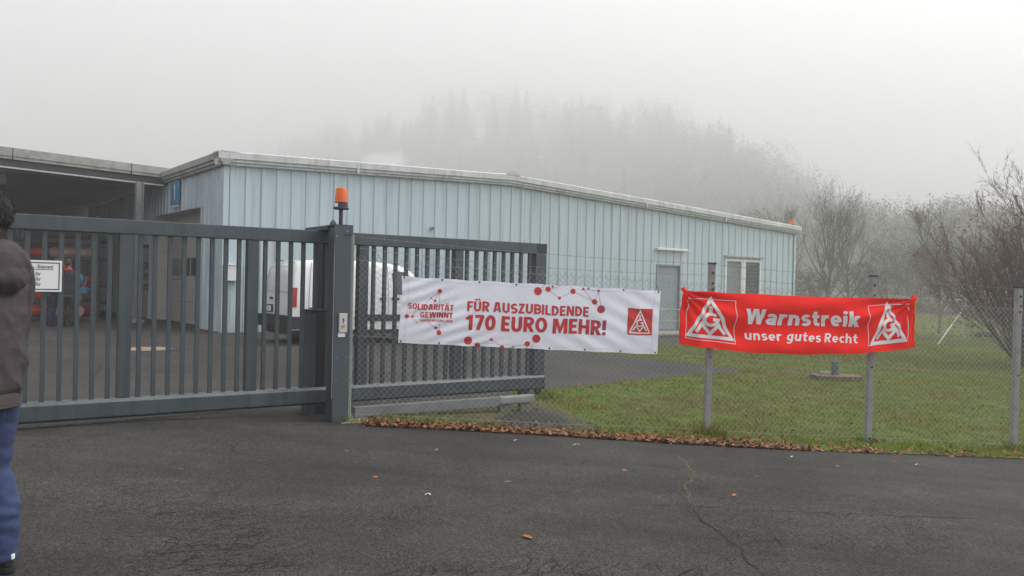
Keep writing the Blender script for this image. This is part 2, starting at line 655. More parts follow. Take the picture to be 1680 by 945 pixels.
def crack(name, pts, w, m, seed, dz=0.004, label=None):
    rnd = random.Random(seed)
    P = [G(*p) for p in pts]
    fine = []
    for a, b in zip(P, P[1:]):
        n = max(2, int((b - a).length / 0.05))
        for k in range(n):
            q = a.lerp(b, k / n)
            fine.append(q + Vector((rnd.gauss(0, 0.012), rnd.gauss(0, 0.012), 0)))
    fine.append(P[-1])
    mb = MB()
    vs = []
    for i, p in enumerate(fine):
        d = (fine[min(i + 1, len(fine) - 1)] - fine[max(0, i - 1)]).normalized()
        nrm = Vector((-d.y, d.x, 0))
        ww = w * (0.35 + 0.9 * rnd.random()) * min(1, 0.2 + 4 * min(i, len(fine) - 1 - i) / len(fine))
        for s in (-1, 1):
            q = p + nrm * ww * s
            vs.append((q.x, q.y, g(q.x, q.y) + dz))
    mb.add(vs, [(2 * i, 2 * i + 1, 2 * i + 3, 2 * i + 2) for i in range(len(fine) - 1)])
    return struct(mb.build(name, m))


M_CRK = mat('crack_dark', (0.007, 0.0065, 0.006), 0.95)
M_CRKM = mat('crack_moss', (0.12, 0.105, 0.05), 0.95, var=0.6, vscale=12)
crack('asphalt_crack', [(1126, 826), (1140, 842), (1160, 860), (1190, 880), (1212, 898), (1232, 925), (1252, 946)], 0.008, M_CRK, 3)
crack('asphalt_crack', [(1104, 742), (1128, 762), (1138, 778), (1132, 792), (1122, 795), (1131, 808), (1126, 826)], 0.011, M_CRKM, 4)
crack('asphalt_crack', [(20, 738), (90, 728), (150, 715), (185, 709)], 0.006, M_CRK, 5)
crack('asphalt_crack', [(380, 730), (384, 742), (410, 750)], 0.006, M_CRK, 6)
crack('asphalt_crack', [(760, 755), (770, 766), (783, 773)], 0.005, M_CRK, 7)
crack('asphalt_crack', [(154, 618), (163, 606), (166, 596)], 0.012, M_CRK, 8)
crack('asphalt_crack', [(1000, 826), (1130, 831), (1260, 838), (1440, 846), (1600, 851)], 0.006, M_CRK, 9)
crack('asphalt_crack', [(1335, 838), (1480, 848), (1660, 852)], 0.004, M_CRK, 10)
crack('asphalt_crack', [(868, 905), (871, 920), (868, 932)], 0.004, M_CRK, 11)
crack('asphalt_crack', [(710, 925), (712, 938), (706, 946)], 0.004, M_CRK, 12)

tears = MB()
_rt = random.Random(12)
for _ in range(620):
    u, v = _rt.uniform(20, 1675), 800 + 145 * _rt.random() ** .6
    if mnoise.noise((u * .004, v * .012, 5)) + (.16 if u < 700 else -.02) < .05:
        continue
    p = G(u, v)
    a_ = _rt.gauss(.55 if u < 600 else 1.2, .45)
    L = _rt.uniform(.02, .09)
    pts = [(p.x + math.cos(a_) * L * (k - 1.5) + _rt.gauss(0, .006), p.y + math.sin(a_) * L * (k - 1.5) + _rt.gauss(0, .006)) for k in range(4)]
    w_ = (.0006, _rt.uniform(.0018, .0042), _rt.uniform(.0014, .0034), .0006)
    nx_, ny_ = -math.sin(a_), math.cos(a_)
    vs = []
    for (x, y), w in zip(pts, w_):
        vs += [(x - nx_ * w, y - ny_ * w, g(x, y) + .0035), (x + nx_ * w, y + ny_ * w, g(x, y) + .0035)]
    tears.add(vs, [(2 * k, 2 * k + 1, 2 * k + 3, 2 * k + 2) for k in range(3)])
struct(tears.build('asphalt_tears', M_CRK))

# dark seam in the ground that the gate runs along
crack('ground_seam', [(-40, 712), (25, 705), (200, 691), (330, 680), (400, 673)], 0.018, M_CRK, 13, 0.006)


# ------------------------------------------------------------------ grass blades and fallen leaves (uncountable)
def inside(poly, x, y):
    poly = np.asarray(poly)
    r = np.zeros(len(x), bool)
    j = len(poly) - 1
    for i in range(len(poly)):
        xi, yi = poly[i]
        xj, yj = poly[j]
        c = ((yi > y) != (yj > y)) & (x < (xj - xi) * (y - yi) / (yj - yi + 1e-12) + xi)
        r ^= c
        j = i
    return r


def gv(x, y):
    z = 0.05 - 0.05 * np.clip(x + 3.5, 0, 10.5)
    z = z - 0.0125 * np.clip(y - 10, 0, 20) * np.clip((x + 3) / 9, 0, 1)
    return z + 0.85 * np.clip((y - 45) / 30, 0, 1) * np.clip((x - 8) / 10, 0, 1)


def patchy(x, y, s):
    return np.array([mnoise.noise((a * s, b * s, 1.7)) for a, b in zip(x, y)])


def grass(name, poly, n, h, w, xr, yr, label, bare=None):
    x = RNG.uniform(*xr, n * 4)
    y = RNG.uniform(*yr, n * 4)
    k = inside(poly, x, y)
    if bare is not None:
        k &= ~(inside(bare, x, y) & (RNG.random(n * 4) < 0.62))
    x, y = x[k][:n], y[k][:n]
    n = len(x)
    p = patchy(x, y, 0.9)
    p2 = patchy(x, y, 4.0)
    hh = h * RNG.uniform(0.5, 1.25, n) * np.clip(1 + 1.1 * p2 + .5 * p, .4, 2.0)
    a = RNG.uniform(0, 2 * PI, n)
    lean = RNG.normal(0, 0.55, n) * hh
    lean2 = RNG.normal(0, 0.55, n) * hh
    z = gv(x, y)
    ww = w * RNG.uniform(0.6, 1.3, n)
    V = np.empty((n, 3, 3))
    V[:, 0] = np.stack([x - np.cos(a) * ww, y - np.sin(a) * ww, z], 1)
    V[:, 1] = np.stack([x + np.cos(a) * ww, y + np.sin(a) * ww, z], 1)
    V[:, 2] = np.stack([x + lean, y + lean2, z + hh], 1)
    F = np.arange(3 * n).reshape(n, 3)
    p3 = patchy(x + 31, y + 7, 0.45)
    t = np.clip(0.42 + 1.5 * p + 0.5 * p2 + RNG.normal(0, 0.22, n), 0, 1)[:, None]
    green = np.array([0.155, 0.275, 0.016])
    olive = np.array([0.25, 0.235, 0.03])
    col = green * (1 - t) + olive * t
    dry = RNG.random(n) < np.clip(0.05 + 1.3 * (p3 - .12), .03, .5)
    col[dry] = np.array([0.26, 0.20, 0.10])
    col *= RNG.uniform(0.7, 1.25, n)[:, None]
    o = npmesh(name, V.reshape(-1, 3), F, M_BLADE, tint=col)
    o['label'] = label
    return struct(o, 'stuff')


bare_poly = [gp(590, 700), gp(760, 708), gp(900, 716), gp(1000, 716), gp(965, 692), gp(905, 668), gp(860, 655), gp(760, 671), gp(640, 686)]
near_poly = [p for p in reversed(road_edge)] + gate_inner + asph_near + [gp(1300, 606), gp(1800, 614), gp(2400, 632)]
mid_poly = [p for p in asph_near[::-1][:1]] + asph_far + [gp(870, 569), (1.6, 27.2), (2, 34), (2, 42), (26, 42), (26, 12), gp(2400, 632), gp(1800, 614), gp(1300, 606)]
grass('grass', near_poly, 260000, 0.042, 0.0045, (-2, 21), (8, 22), 'short green lawn behind the chain link fence', bare_poly)
grass('grass', mid_poly, 230000, 0.055, 0.0075, (1, 26), (11, 42), 'mown lawn further back beside the blue hall')
grass('grass', lawn_poly, 16000, 0.12, 0.04, (2, 60), (40, 78), 'far meadow below the trees')


# longer tufts the mower misses: along the fence foot and round each post
for (u_, v_), n_, r_, h_ in [((1164, 715), 260, .2, .11), ((1428, 724), 240, .2, .10), ((1672, 738), 260, .2, .11), ((585, 694), 90, .2, .06), ((880, 652), 500, .4, .14), ((1232, 612), 300, .3, .12), ((1372, 622), 500, .7, .1), ((700, 690), 300, .5, .1)]:
    q_ = G(u_, v_)
    ring_ = [(q_.x + r_ * math.cos(t_), q_.y + r_ * .6 * math.sin(t_)) for t_ in np.linspace(0, 2 * PI, 14)[:-1]]
    grass('grass', ring_, n_, h_, .005, (q_.x - r_, q_.x + r_), (q_.y - r_, q_.y + r_), 'longer grass tuft the mower missed')
_fe = [(q[0], q[1] + .10) for q in road_edge] + [(q[0], q[1] + .55) for q in reversed(road_edge)]
grass('grass', _fe, 5200, .085, .005, (-1, 12), (8, 14), 'ragged grass fringe under the fence')


def leaves(name, pts, sizes, label, lift, tilt=.45):
    """each leaf is a bent, pointed, eight-cornered blade lying at its own tilt"""
    n = len(pts)
    prof = np.array([(0, -0.5), (0.22, -0.28), (0.36, 0.02), (0.2, 0.3), (0, 0.55), (-0.2, 0.3), (-0.36, 0.02), (-0.22, -0.28)])
    V = np.empty((n, 8, 3))
    ang = RNG.uniform(0, 2 * PI, n)
    curl = RNG.uniform(0.1, 0.9, n)
    tx = RNG.normal(0, tilt, n)
    ty = RNG.normal(0, tilt, n)
    for k, (px_, py_) in enumerate(prof):
        x = px_ * sizes * RNG.uniform(0.8, 1.2, n)
        y = py_ * sizes
        z = curl * (x * x + 0.5 * y * y) / sizes + tx * x + ty * y
        V[:, k, 0] = pts[:, 0] + x * np.cos(ang) - y * np.sin(ang)
        V[:, k, 1] = pts[:, 1] + x * np.sin(ang) + y * np.cos(ang)
        V[:, k, 2] = z
    zmin = V[:, :, 2].min(1)
    V[:, :, 2] += (gv(pts[:, 0], pts[:, 1]) + lift - zmin)[:, None]
    pal = np.array([(0.30, 0.105, 0.035), (0.36, 0.15, 0.055), (0.22, 0.075, 0.03), (0.40, 0.20, 0.085), (0.13, 0.055, 0.03)])
    col = pal[RNG.integers(0, 5, n)] * RNG.uniform(0.5, 1.05, n)[:, None]
    o = npmesh(name, V.reshape(-1, 3), np.arange(8 * n).reshape(n, 8), M_LEAF, tint=col)
    if label:
        o['label'] = label
    return o


def strip_pts(n, u0, u1, off0, off1, dens):
    us = RNG.uniform(u0, u1, n * 3)
    us = us[RNG.random(n * 3) < np.array([dens(q) for q in us])][:n]
    re_u = [600, 760, 900, 1100, 1300, 1500, 1680, 1800, 2100, 2400]
    ex = np.interp(us, re_u, [p[0] for p in road_edge])
    ey = np.interp(us, re_u, [p[1] for p in road_edge])
    off = np.abs(RNG.normal(0, 0.5, len(us))) * (off1 - off0) + off0
    return np.stack([ex + RNG.normal(0, 0.03, len(us)), ey + off], 1)


P1 = strip_pts(9000, 600, 2300, -0.04, 0.40, lambda q: 1.0 if q < 1250 else max(0.16, 1.0 - (q - 1250) / 260) * (.55 + .45 * math.sin(q * .045)))
o = leaves('leaf_litter', P1, RNG.uniform(0.024, 0.058, len(P1)), 'band of brown fallen leaves along the road edge below the fence', 0.0, .28)
o.data.update()
_v = np.empty(len(o.data.vertices) * 3, np.float32)
o.data.vertices.foreach_get('co', _v)
_v = _v.reshape(-1, 8, 3)
_v[:, :, 2] += RNG.uniform(0, 0.018, len(P1))[:, None].astype(np.float32)
o.data.vertices.foreach_set('co', _v.ravel())
struct(o, 'stuff')
_px = RNG.uniform(0, 22, 2600)
_py = RNG.uniform(9, 30, 2600)
_k = inside(lawn_poly, _px, _py)
_P = np.stack([_px[_k], _py[_k]], 1)
struct(leaves('leaf_litter', _P, RNG.uniform(0.03, 0.06, len(_P)), 'scattered brown leaves lying on the lawn', 0.03), 'stuff')

# single leaves and paper scraps lying on the asphalt
loose = [(570, 740, 'leaf'), (297, 770, 'leaf'), (866, 882, 'curl'), (1242, 782, 'leaf'), (1204, 813, 'leaf'), (1024, 772, 'leaf'),
         (1374, 765, 'leaf'), (1467, 757, 'leaf'), (833, 791, 'leaf'), (716, 739, 'leaf'), (616, 783, 'leaf'), (242, 624, 'leaf'),
         (288, 634, 'leaf'), (183, 597, 'leaf'), (324, 686, 'leaf'), (1490, 757, 'leaf'), (702, 812, 'paper'), (946, 730, 'paper'),
         (847, 723, 'paper'), (1300, 750, 'paper'), (1505, 763, 'paper')]
for u, v, kind in loose:
    p = G(u, v)
    if kind == 'paper':
        w_, l_ = 0.014, random.uniform(0.035, 0.07)
        mb = MB()
        mb.add([(-l_ / 2, -w_, 0.003), (0, -w_ * 1.1, 0.016), (l_ / 2, -w_ * 0.8, 0.004), (l_ / 2, w_, 0.004), (0, w_, 0.012), (-l_ / 2, w_ * 0.7, 0.003)],
               [(0, 1, 4, 5), (1, 2, 3, 4)])
        q = mb.build('paper_scrap', M_SIGNW, loc=p)
        q.rotation_euler.z = random.uniform(-0.3, 0.3)
        lab = {702: 'creased white paper scrap alone in the middle of the asphalt', 946: 'long white paper strip just below the leaf band under the white banner',
               847: 'small white paper scrap at the edge of the leaf band', 1300: 'small white scrap on asphalt below the red banner',
               1505: 'white scrap on asphalt near the right fence post'}[u]
        tag(q, lab, 'paper scrap', 'paper scraps on the asphalt')
    else:
        q = leaves('fallen_leaf', np.array([[p.x, p.y]]), np.array([random.uniform(.05, .07) if kind == 'leaf' else 0.09]), None, 0.003, .08)
        tag(q, 'single brown fallen leaf lying on the asphalt' if kind == 'leaf' else 'curled pale brown leaf on the asphalt nearest the camera', 'leaf', 'loose leaves on the asphalt')

# ------------------------------------------------------------------ blue hall
HALL = Frame((-7.36, 20.8), (0.7956, 0.6058))
HL = HALL.t(1301)
HX = HALL.t(830)
HZ0 = HALL.hit(363, 271)[1]      # underside of the fascia at the three roof points
HZ1 = HALL.hit(830, 304)[1]
HZ2 = HALL.hit(1300, 384)[1]
HDEPTH = 16.0
hall = thing('industrial_hall', 'long pale blue metal clad hall with low pitched roof behind the gate and fence', 'building', (HALL.P.x, HALL.P.y, 0), HALL.rz)


def roofz(x):
    if x <= HX:
        return HZ0 + (HZ1 - HZ0) * x / HX
    return HZ1 + (HZ2 - HZ1) * (x - HX) / (HL - HX)


def cladding(length, top, base, openings, pitch=0.41, rib=0.11, depth=0.035, start=0.1):
    """trapezoidal sheeting: returns verts (s, outward, z) and faces, with openings (s0, s1, z0, z1) left out"""
    prof = [(0.0, 0.0)]
    s = start
    while s + rib + 0.04 < length:
        prof += [(s, 0.0), (s + 0.02, depth), (s + rib, depth), (s + rib + 0.02, 0.0)]
        s += pitch
    prof.append((length, 0.0))

    def off(q):
        for (a, oa), (b, ob) in zip(prof, prof[1:]):
            if a <= q <= b:
                return oa + (ob - oa) * (q - a) / (b - a + 1e-9)
        return 0.0
    cuts = sorted(set([p[0] for p in prof] + [e for o_ in openings for e in o_[:2]]))
    vs, fs = [], []
    for a, b in zip(cuts, cuts[1:]):
        m_ = (a + b) / 2
        spans = [(base, None)]
        for o_ in openings:
            if o_[0] - 1e-6 <= m_ <= o_[1] + 1e-6:
                new = []
                for z0, z1 in spans:
                    if z1 is None:
                        if o_[2] > base + 0.01:
                            new.append((z0, o_[2]))
                        new.append((o_[3], None))
                    else:
                        new.append((z0, z1))
                spans = new
        for z0, z1 in spans:
            k = len(vs)
            vs += [(a, off(a), z0), (b, off(b), z0), (b, off(b), z1 if z1 is not None else top(b)), (a, off(a), z1 if z1 is not None else top(a))]
            fs.append((k, k + 1, k + 2, k + 3))
    return vs, fs


# openings on the long front (local x, z)
dx0, dz1 = HALL.hit(1077, 433)
dx1, _ = HALL.hit(1116, 435)
dz0 = HALL.hit(1096, 541)[1]
wx0, wz1 = HALL.hit(1189, 424)
wx1, _ = HALL.hit(1248, 428)
wz0 = dz0 + 0.55
front_open = [(dx0, dx1, dz0, dz1), (wx0, wx1, wz0, wz1)]
HB = -0.75      # lowest ground along the front
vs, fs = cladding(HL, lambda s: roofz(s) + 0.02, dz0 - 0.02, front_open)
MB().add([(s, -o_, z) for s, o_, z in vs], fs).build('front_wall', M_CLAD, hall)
# plinth: blockwork below the sheeting, meeting the falling ground
pl = MB()
pl.box(0.02, HL - 0.02, 0.06, 0.3, HB - 0.3, dz0 - 0.02)
pl.build('plinth', M_BLOCK, hall)
# left side wall with garage opening; local y runs back
LEFT = Frame((HALL.P.x, HALL.P.y), (-0.6058, 0.7956))
gy0, gz1 = LEFT.hit(333, 339)
gy1, _ = LEFT.hit(255, 354)
ly_end = 18.0
py0, pz1 = LEFT.hit(246, 405)
py1, _ = LEFT.hit(232, 407)
lvs, lfs = cladding(ly_end, lambda s: HZ0 + 0.02, -0.05, [(gy0, gy1, 0.0, gz1), (py0, py1, 0.0, pz1)], pitch=0.36, rib=0.12, start=0.12)
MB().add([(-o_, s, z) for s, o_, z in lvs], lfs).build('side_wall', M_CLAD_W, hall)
# closed shell behind the sheeting: black sheets painting the unlit interior, right and back walls
sh = MB()
sh.add([(HL, 0, HB - .3), (HL, HDEPTH, HB - .3), (HL, HDEPTH, HZ2), (HL, 0, HZ2)], [(0, 1, 2, 3)])
sh.add([(0, HDEPTH + 2, HB - .3), (HL, HDEPTH + 2, HB - .3), (HL, HDEPTH + 2, HZ2), (HX, HDEPTH + 2, HZ1), (0, HDEPTH + 2, HZ0)], [(0, 1, 2, 3, 4)])
sh.build('rear_wall', M_CLAD, hall)
li = MB()
li.add([(0.3, 1.2, HB), (HL - .3, 1.2, HB), (HL - .3, 1.2, HZ2 - .1), (HX, 1.2, HZ1 - .1), (0.3, 1.2, HZ0 - .1)], [(0, 1, 2, 3, 4)])
li.box(1.2, 1.25, 1.2, ly_end, 0, HZ0 - .1)
li.build('unlit_backing', M_DARK, hall)
# corner trims
tr = MB()
tr.box(-0.05, 0.09, -0.05, -0.038, -0.02, HZ0)
tr.box(-0.05, -0.04, -0.0378, 0.09, -0.02, HZ0)
tr.build('corner_trim', M_CLAD, hall)
tr = MB()
tr.box(HL - 0.08, HL + 0.045, -0.05, -0.038, HB, HZ2)
tr.box(HL + 0.005, HL + 0.045, -0.0378, 0.2, HB, HZ2)
tr.build('corner_trim', M_CLAD, hall)


# roof with stepped fascia along the front and the left eave
FH = 0.34
FPROF = [(0.02, 0.0), (-0.14, 0.0), (-0.14, 0.05), (-0.20, 0.07), (-0.20, 0.14), (-0.25, 0.15), (-0.25, FH - 0.03), (-0.20, FH), (0.3, FH)]
EX = 0.25
fm = MB()
xs = [-EX, HX, HL + 0.16]
ring = []
for x in xs:
    zz = roofz(max(0, min(HL, x)))
    ring.append([(x, y, zz + z) for y, z in FPROF])
n = len(FPROF)
vv = [p for r_ in ring for p in r_]
ff = [(i * n + k, i * n + k + 1, (i + 1) * n + k + 1, (i + 1) * n + k) for i in range(2) for k in range(n - 1)]
ff += [tuple(range(n)), tuple(range(2 * n, 3 * n))]
fm.add(vv, ff)
# joints in the trim
for x in [HALL.t(577), HALL.t(1050), HALL.t(1180)]:
    fm.box(x - 0.03, x + 0.03, -0.258, -0.13, roofz(x) + 0.02, roofz(x) + FH - 0.02)
fm.build('front_fascia', M_FASC, hall)
fl = MB()
prof = [(x, z) for x, z in FPROF]
vv = [(x, -EX + 0.002, HZ0 + z) for x, z in prof] + [(x, ly_end, HZ0 + z) for x, z in prof]
fl.add(vv, [(k, k + 1, n + k + 1, n + k) for k in range(n - 1)] + [tuple(range(n)), tuple(range(n, 2 * n))])
fl.build('eave_fascia', M_FASC_D, hall)
rf = MB()
for x0, x1 in ((-0.2, HX), (HX, HL + 0.1)):
    z0, z1 = roofz(max(0, x0)) + FH - 0.02, roofz(min(x1, HL)) + FH - 0.02
    rf.add([(x0, -0.2, z0), (x1, -0.2, z1), (x1, HDEPTH + 2.2, z1), (x0, HDEPTH + 2.2, z0)], [(0, 1, 2, 3)])
rf.build('roof', M_ROOF, hall)
rc = MB()
rc.prism([(HX - .28, HZ1 + FH - .03), (HX - .2, HZ1 + FH + .05), (HX, HZ1 + FH + .085), (HX + .2, HZ1 + FH + .05), (HX + .28, HZ1 + FH - .03)], 'y', -0.26, HDEPTH + 2)
rc.build('ridge_cap', M_FASC, hall)

# grey door, canopy strip above, window pair, landing with steps and railing
d = MB()
d.bbox(dx0 + .06, dx1 - .06, 0.03, 0.08, dz0 + .01, dz1 - .06, .004)
door = d.build('door', M_DOORG, hall)
d = MB()
d.box(dx0, dx0 + .058, -0.045, 0.09, dz0, dz1)
d.box(dx1 - .058, dx1, -0.045, 0.09, dz0, dz1)
d.box(dx0 + .059, dx1 - .059, -0.044, 0.09, dz1 - .058, dz1)
d.build('door_frame', M_DOORG, door)
d = MB()
d.tube((dx1 - .16, 0.03, dz0 + 1.05), (dx1 - .16, -0.03, dz0 + 1.05), .012)
d.tube((dx1 - .16, -0.03, dz0 + 1.05), (dx1 - .29, -0.03, dz0 + 1.05), .011)
d.build('handle', M_GALV, door)
ax0, az = HALL.hit(1074, 406)
ax1, _ = HALL.hit(1124, 410)
d = MB()
d.bbox(ax0, ax1, -0.17, -0.04, az - .09, az, .02)
d.build('strip_light', M_WHITE, hall)
win = MB()
ww, wm = wx1 - wx0, (wx0 + wx1) / 2
for a, b in ((wx0, wm - .04), (wm + .04, wx1)):
    win.box(a, a + .10, -0.045, 0.05, wz0, wz1)
    win.box(b - .10, b, -0.045, 0.05, wz0, wz1)
    win.box(a + .101, b - .101, -0.044, 0.05, wz1 - .1, wz1)
    win.box(a + .101, b - .101, -0.044, 0.05, wz0, wz0 + .1)
win.box(wm - .041, wm + .041, -0.06, 0.05, wz0, wz1)
wo = win.build('window', M_WHITE, hall)
M_BLIND = mat('blind', (0.24, 0.27, 0.27), 0.6, var=0.3, vscale=2)
for k, (a, b) in enumerate(((wx0 + .1, wm - .14), (wm + .14, wx1 - .1))):
    p_ = MB()
    p_.box(a, b, 0.02, 0.03, wz0 + .1, wz1 - .1)
    p_.build('pane', M_GLASS if k else M_BLIND, wo)
p_ = MB()
for q in range(7):
    p_.box(wm + .15, wx1 - .11, 0.006, 0.012, wz1 - .2 - q * .16, wz1 - .19 - q * .16)
p_.build('blind', M_BLIND, wo)
d = MB()
d.bbox(wx0 - .08, wx1 + .08, -0.14, -0.04, wz1 + .06, wz1 + .13, .01)
d.build('lintel_trim', M_FASC_D, hall)
LZ = dz0 - 0.04
ldg = thing('door_landing', 'stone block landing with pipe railing below the grey hall door', 'landing', HALL.world(0, 0, 0), HALL.rz)
d = MB()
d.bbox(dx0 - 1.2, dx1 + 1.4, -1.2, 0.04, HB - .35, LZ - .07, .02)
d.build('block_base', M_BLOCK, ldg)
d = MB()
d.bbox(dx0 - 1.25, dx1 + 1.45, -1.25, 0.04, LZ - .07, LZ, .01)
d.build('slab', M_CONC, ldg)
d = MB()
rz_ = LZ + 0.85
for x in (dx0 - 1.15, dx0 + .3, dx1 + .3, dx1 + 1.35):
    d.tube((x, -1.18, LZ), (x, -1.18, rz_), .02)
d.path([(dx0 - 1.15, -1.18, rz_), (dx1 + 1.35, -1.18, rz_)], .022, 8)
d.tube((dx0 - 1.15, -1.18, rz_ - .4), (dx1 + 1.35, -1.18, rz_ - .4), .014)
d.build('railing', M_GALV, ldg)
d = MB()
vx, vz = HALL.hit(707, 375)
d.lathe([(.055, 0), (.055, .09), (.035, .09), (.035, .02)], (0, 0, 0), 14)
vent = d.build('vent_pipe', M_GALV, hall, loc=(vx, -0.03, vz))
vent.rotation_euler.x = PI / 2

# garage door in the left wall
gd = MB()
gin = 0.42
gsec = 5
gzz = [0.02 + (gz1 - 0.02) * k / gsec for k in range(gsec + 1)]
M_JAMB = mat('jamb_white', (0.50, 0.49, 0.45), 0.6, var=0.2)
for k in range(gsec):
    gd.bbox(gin, gin + .05, gy0 + .02, gy1 - .02, gzz[k] + .006, gzz[k + 1] - .006, .012)
    for q in (0.33, 0.66):
        zq = gzz[k] + (gzz[k + 1] - gzz[k]) * q
        gd.box(gin - .004, gin, gy0 + .03, gy1 - .03, zq - .01, zq + .01)
garage = gd.build('garage_door', M_GARAGE, hall)
gw = MB()
ya, yb = gy0 + .25, gy1 - .25
gwz0, gwz1 = LEFT.hit(310, 455)[1], LEFT.hit(310, 419)[1]
nw = 4
for k in range(nw):
    a, b = ya + (yb - ya) * k / nw, ya + (yb - ya) * (k + 1) / nw
    gw.box(gin - .012, gin + .004, a + .06, b - .06, gwz0 + .05, gwz1 - .05)
gw.build_each('pane', M_GLASS, garage)
gw = MB()
gw.box(gin - .007, gin - .0045, ya, yb, gwz0, gwz1)
gw.build('window_band', M_FASC_D, garage)
j = MB()
j.box(0.0, gin + .06, gy1, gy1 + .04, 0, gz1)
j.box(0.0, gin + .06, gy0 - .04, gy0, 0, gz1)
j.box(0.0, gin + .06, gy0, gy1, gz1, gz1 + .04)
j.build('garage_reveal', M_JAMB, hall)
j = MB()
j.box(-0.06, -0.03, gy0 - .1, gy0 + .0, 0, gz1 + .05)
j.box(-0.06, -0.03, gy1 - .0, gy1 + .1, 0, gz1 + .05)
j.build_each('garage_trim', M_CLAD, hall)
j = MB()
j.box(0.05, .09, py0, py1, 0.02, pz1)
sd_ = j.build('side_door', M_JAMB, hall)
j = MB()
j.box(0.0, 0.06, py0 - .03, py0, 0, pz1 + .06)
j.box(0.0, 0.06, py1, py1 + .05, 0, pz1 + .06)
j.box(-0.05, 0.06, py0 - .03, py1 + .05, pz1, pz1 + .08)
j.build('door_frame', M_STEELD, sd_)
j = MB()
for q in range(3):
    j.box(0.043, .05, py0 + .15, py1 - .15, .95 + q * .36, 1.2 + q * .36)
j.build_each('pane', M_GLASS, sd_)

# blue number plate, mailbox on the corner, small beacon on the far roof corner
ny, nz1 = LEFT.hit(286, 299)
ny2, nz2 = LEFT.hit(299, 334)
nz1 = LEFT.hit(292, 297)[1]
sg = thing('number_sign', 'blue sign with a white 1 above the garage door', 'sign', LEFT.world(0, 0, 0), HALL.rz)
ny0, ny1 = min(ny, ny2), max(ny, ny2)
s_ = MB()
s_.bbox(-0.10, -0.075, ny0, ny1, nz2, nz1, .006)
s_.build('plate', M_BLUE, sg)
s_ = MB()
nm, nh = (ny0 + ny1) / 2, (nz1 - nz2)
s_.add([(-0.103, nm + .03, nz2 + .2 * nh), (-0.103, nm - .05, nz2 + .2 * nh), (-0.103, nm - .05, nz1 - .16 * nh), (-0.103, nm + .03, nz1 - .16 * nh)], [(0, 1, 2, 3)])
s_.add([(-0.1035, nm + .03, nz1 - .16 * nh), (-0.1035, nm + .13, nz1 - .27 * nh), (-0.1035, nm + .13, nz1 - .34 * nh), (-0.1035, nm + .03, nz1 - .25 * nh)], [(0, 1, 2, 3)])
s_.build('numeral', M_SIGNW, sg)
s_ = MB()
s_.bbox(-0.10, -0.075, ny0 + .02, ny1, nz2 - .10, nz2 - .03, .004)
s_.build('caption_plate', M_FASC, sg)
mx0, mz1 = HALL.hit(367, 434)
mx1, mz0 = HALL.hit(390, 461)
mb_ = thing('mailbox', 'small white wall mailbox on the corner of the blue hall', 'mailbox', HALL.world(0, 0, 0), HALL.rz)
s_ = MB()
s_.bbox(mx0, mx1, -0.22, -0.04, mz0, mz1 - .02, .012)
s_.build('box', M_WHITE, mb_)
s_ = MB()
s_.bbox(mx0 - .015, mx1 + .015, -0.25, -0.038, mz1 - .02, mz1 + .02, .01)
s_.build('lid', M_WHITE, mb_)


def beacon(loc, label, s=1.0, stem=True):
    b_ = thing('warning_beacon', label, 'beacon', loc, 0, 'orange warning beacons')
    z0 = 0.17 * s if stem else 0.0
    if stem:
        m_ = MB()
        m_.tube((0, 0, 0), (0, 0, z0), .021, n=12)
        m_.build('stem', M_GATE_D, b_, True)
    m_ = MB()
    m_.lathe([(.075 * s, z0 - .004), (.082 * s, z0), (.082 * s, z0 + .012), (.072 * s, z0 + .02), (.068 * s, z0 + .07 * s), (.05 * s, z0 + .07 * s)], n=24)
    m_.build('socket', M_BLACKP, b_, True)
    m_ = MB()
    zb = z0 + .071 * s
    m_.lathe([(.067 * s, zb), (.064 * s, zb + .06 * s), (.060 * s, zb + .135 * s), (.054 * s, zb + .148 * s), (.03 * s, zb + .153 * s), (.001, zb + .154 * s)], n=28)
    m_.build('lens', M_ORANGE, b_, True)
    m_ = MB()
    m_.lathe([(.03 * s, zb + .002), (.034 * s, zb + .05 * s), (.028 * s, zb + .1 * s), (.004, zb + .12 * s)], (0.0, -.006, 0), n=12)
    m_.build('reflector', M_ORANGE_IN, b_, True)
    m_ = MB()
    m_.box(-.052 * s, -.018 * s, -.084 * s, -.066 * s, z0 + .018, z0 + .055 * s)
    m_.build('rating_label', M_SIGNW, b_)
    return b_


bx, bz = HALL.hit(1297, 373)
beacon(HALL.world(bx, -0.05, roofz(HL) + FH - .02), 'small orange beacon on the far roof corner of the blue hall', 1.35, False)

# ------------------------------------------------------------------ open canopy roof to the left
cb = LEFT.world(5.3, -0.3, 0)
CAN = Frame((cb.x, cb.y), (-0.74, -0.67))      # local x runs to the left and towards the camera, local y = right-hand of it (towards camera)
can = thing('open_canopy', 'open sided steel canopy with grey fascia left of the blue hall', 'canopy', (cb.x, cb.y, 0), CAN.rz)
CT0 = CAN.hit(262, 275)[1]
CT1 = CAN.hit(0, 240)[1]
cl1 = CAN.t(0, 240)


def ctop(x):
    return CT0 + (CT1 - CT0) * x / cl1


CLEN = 13.0
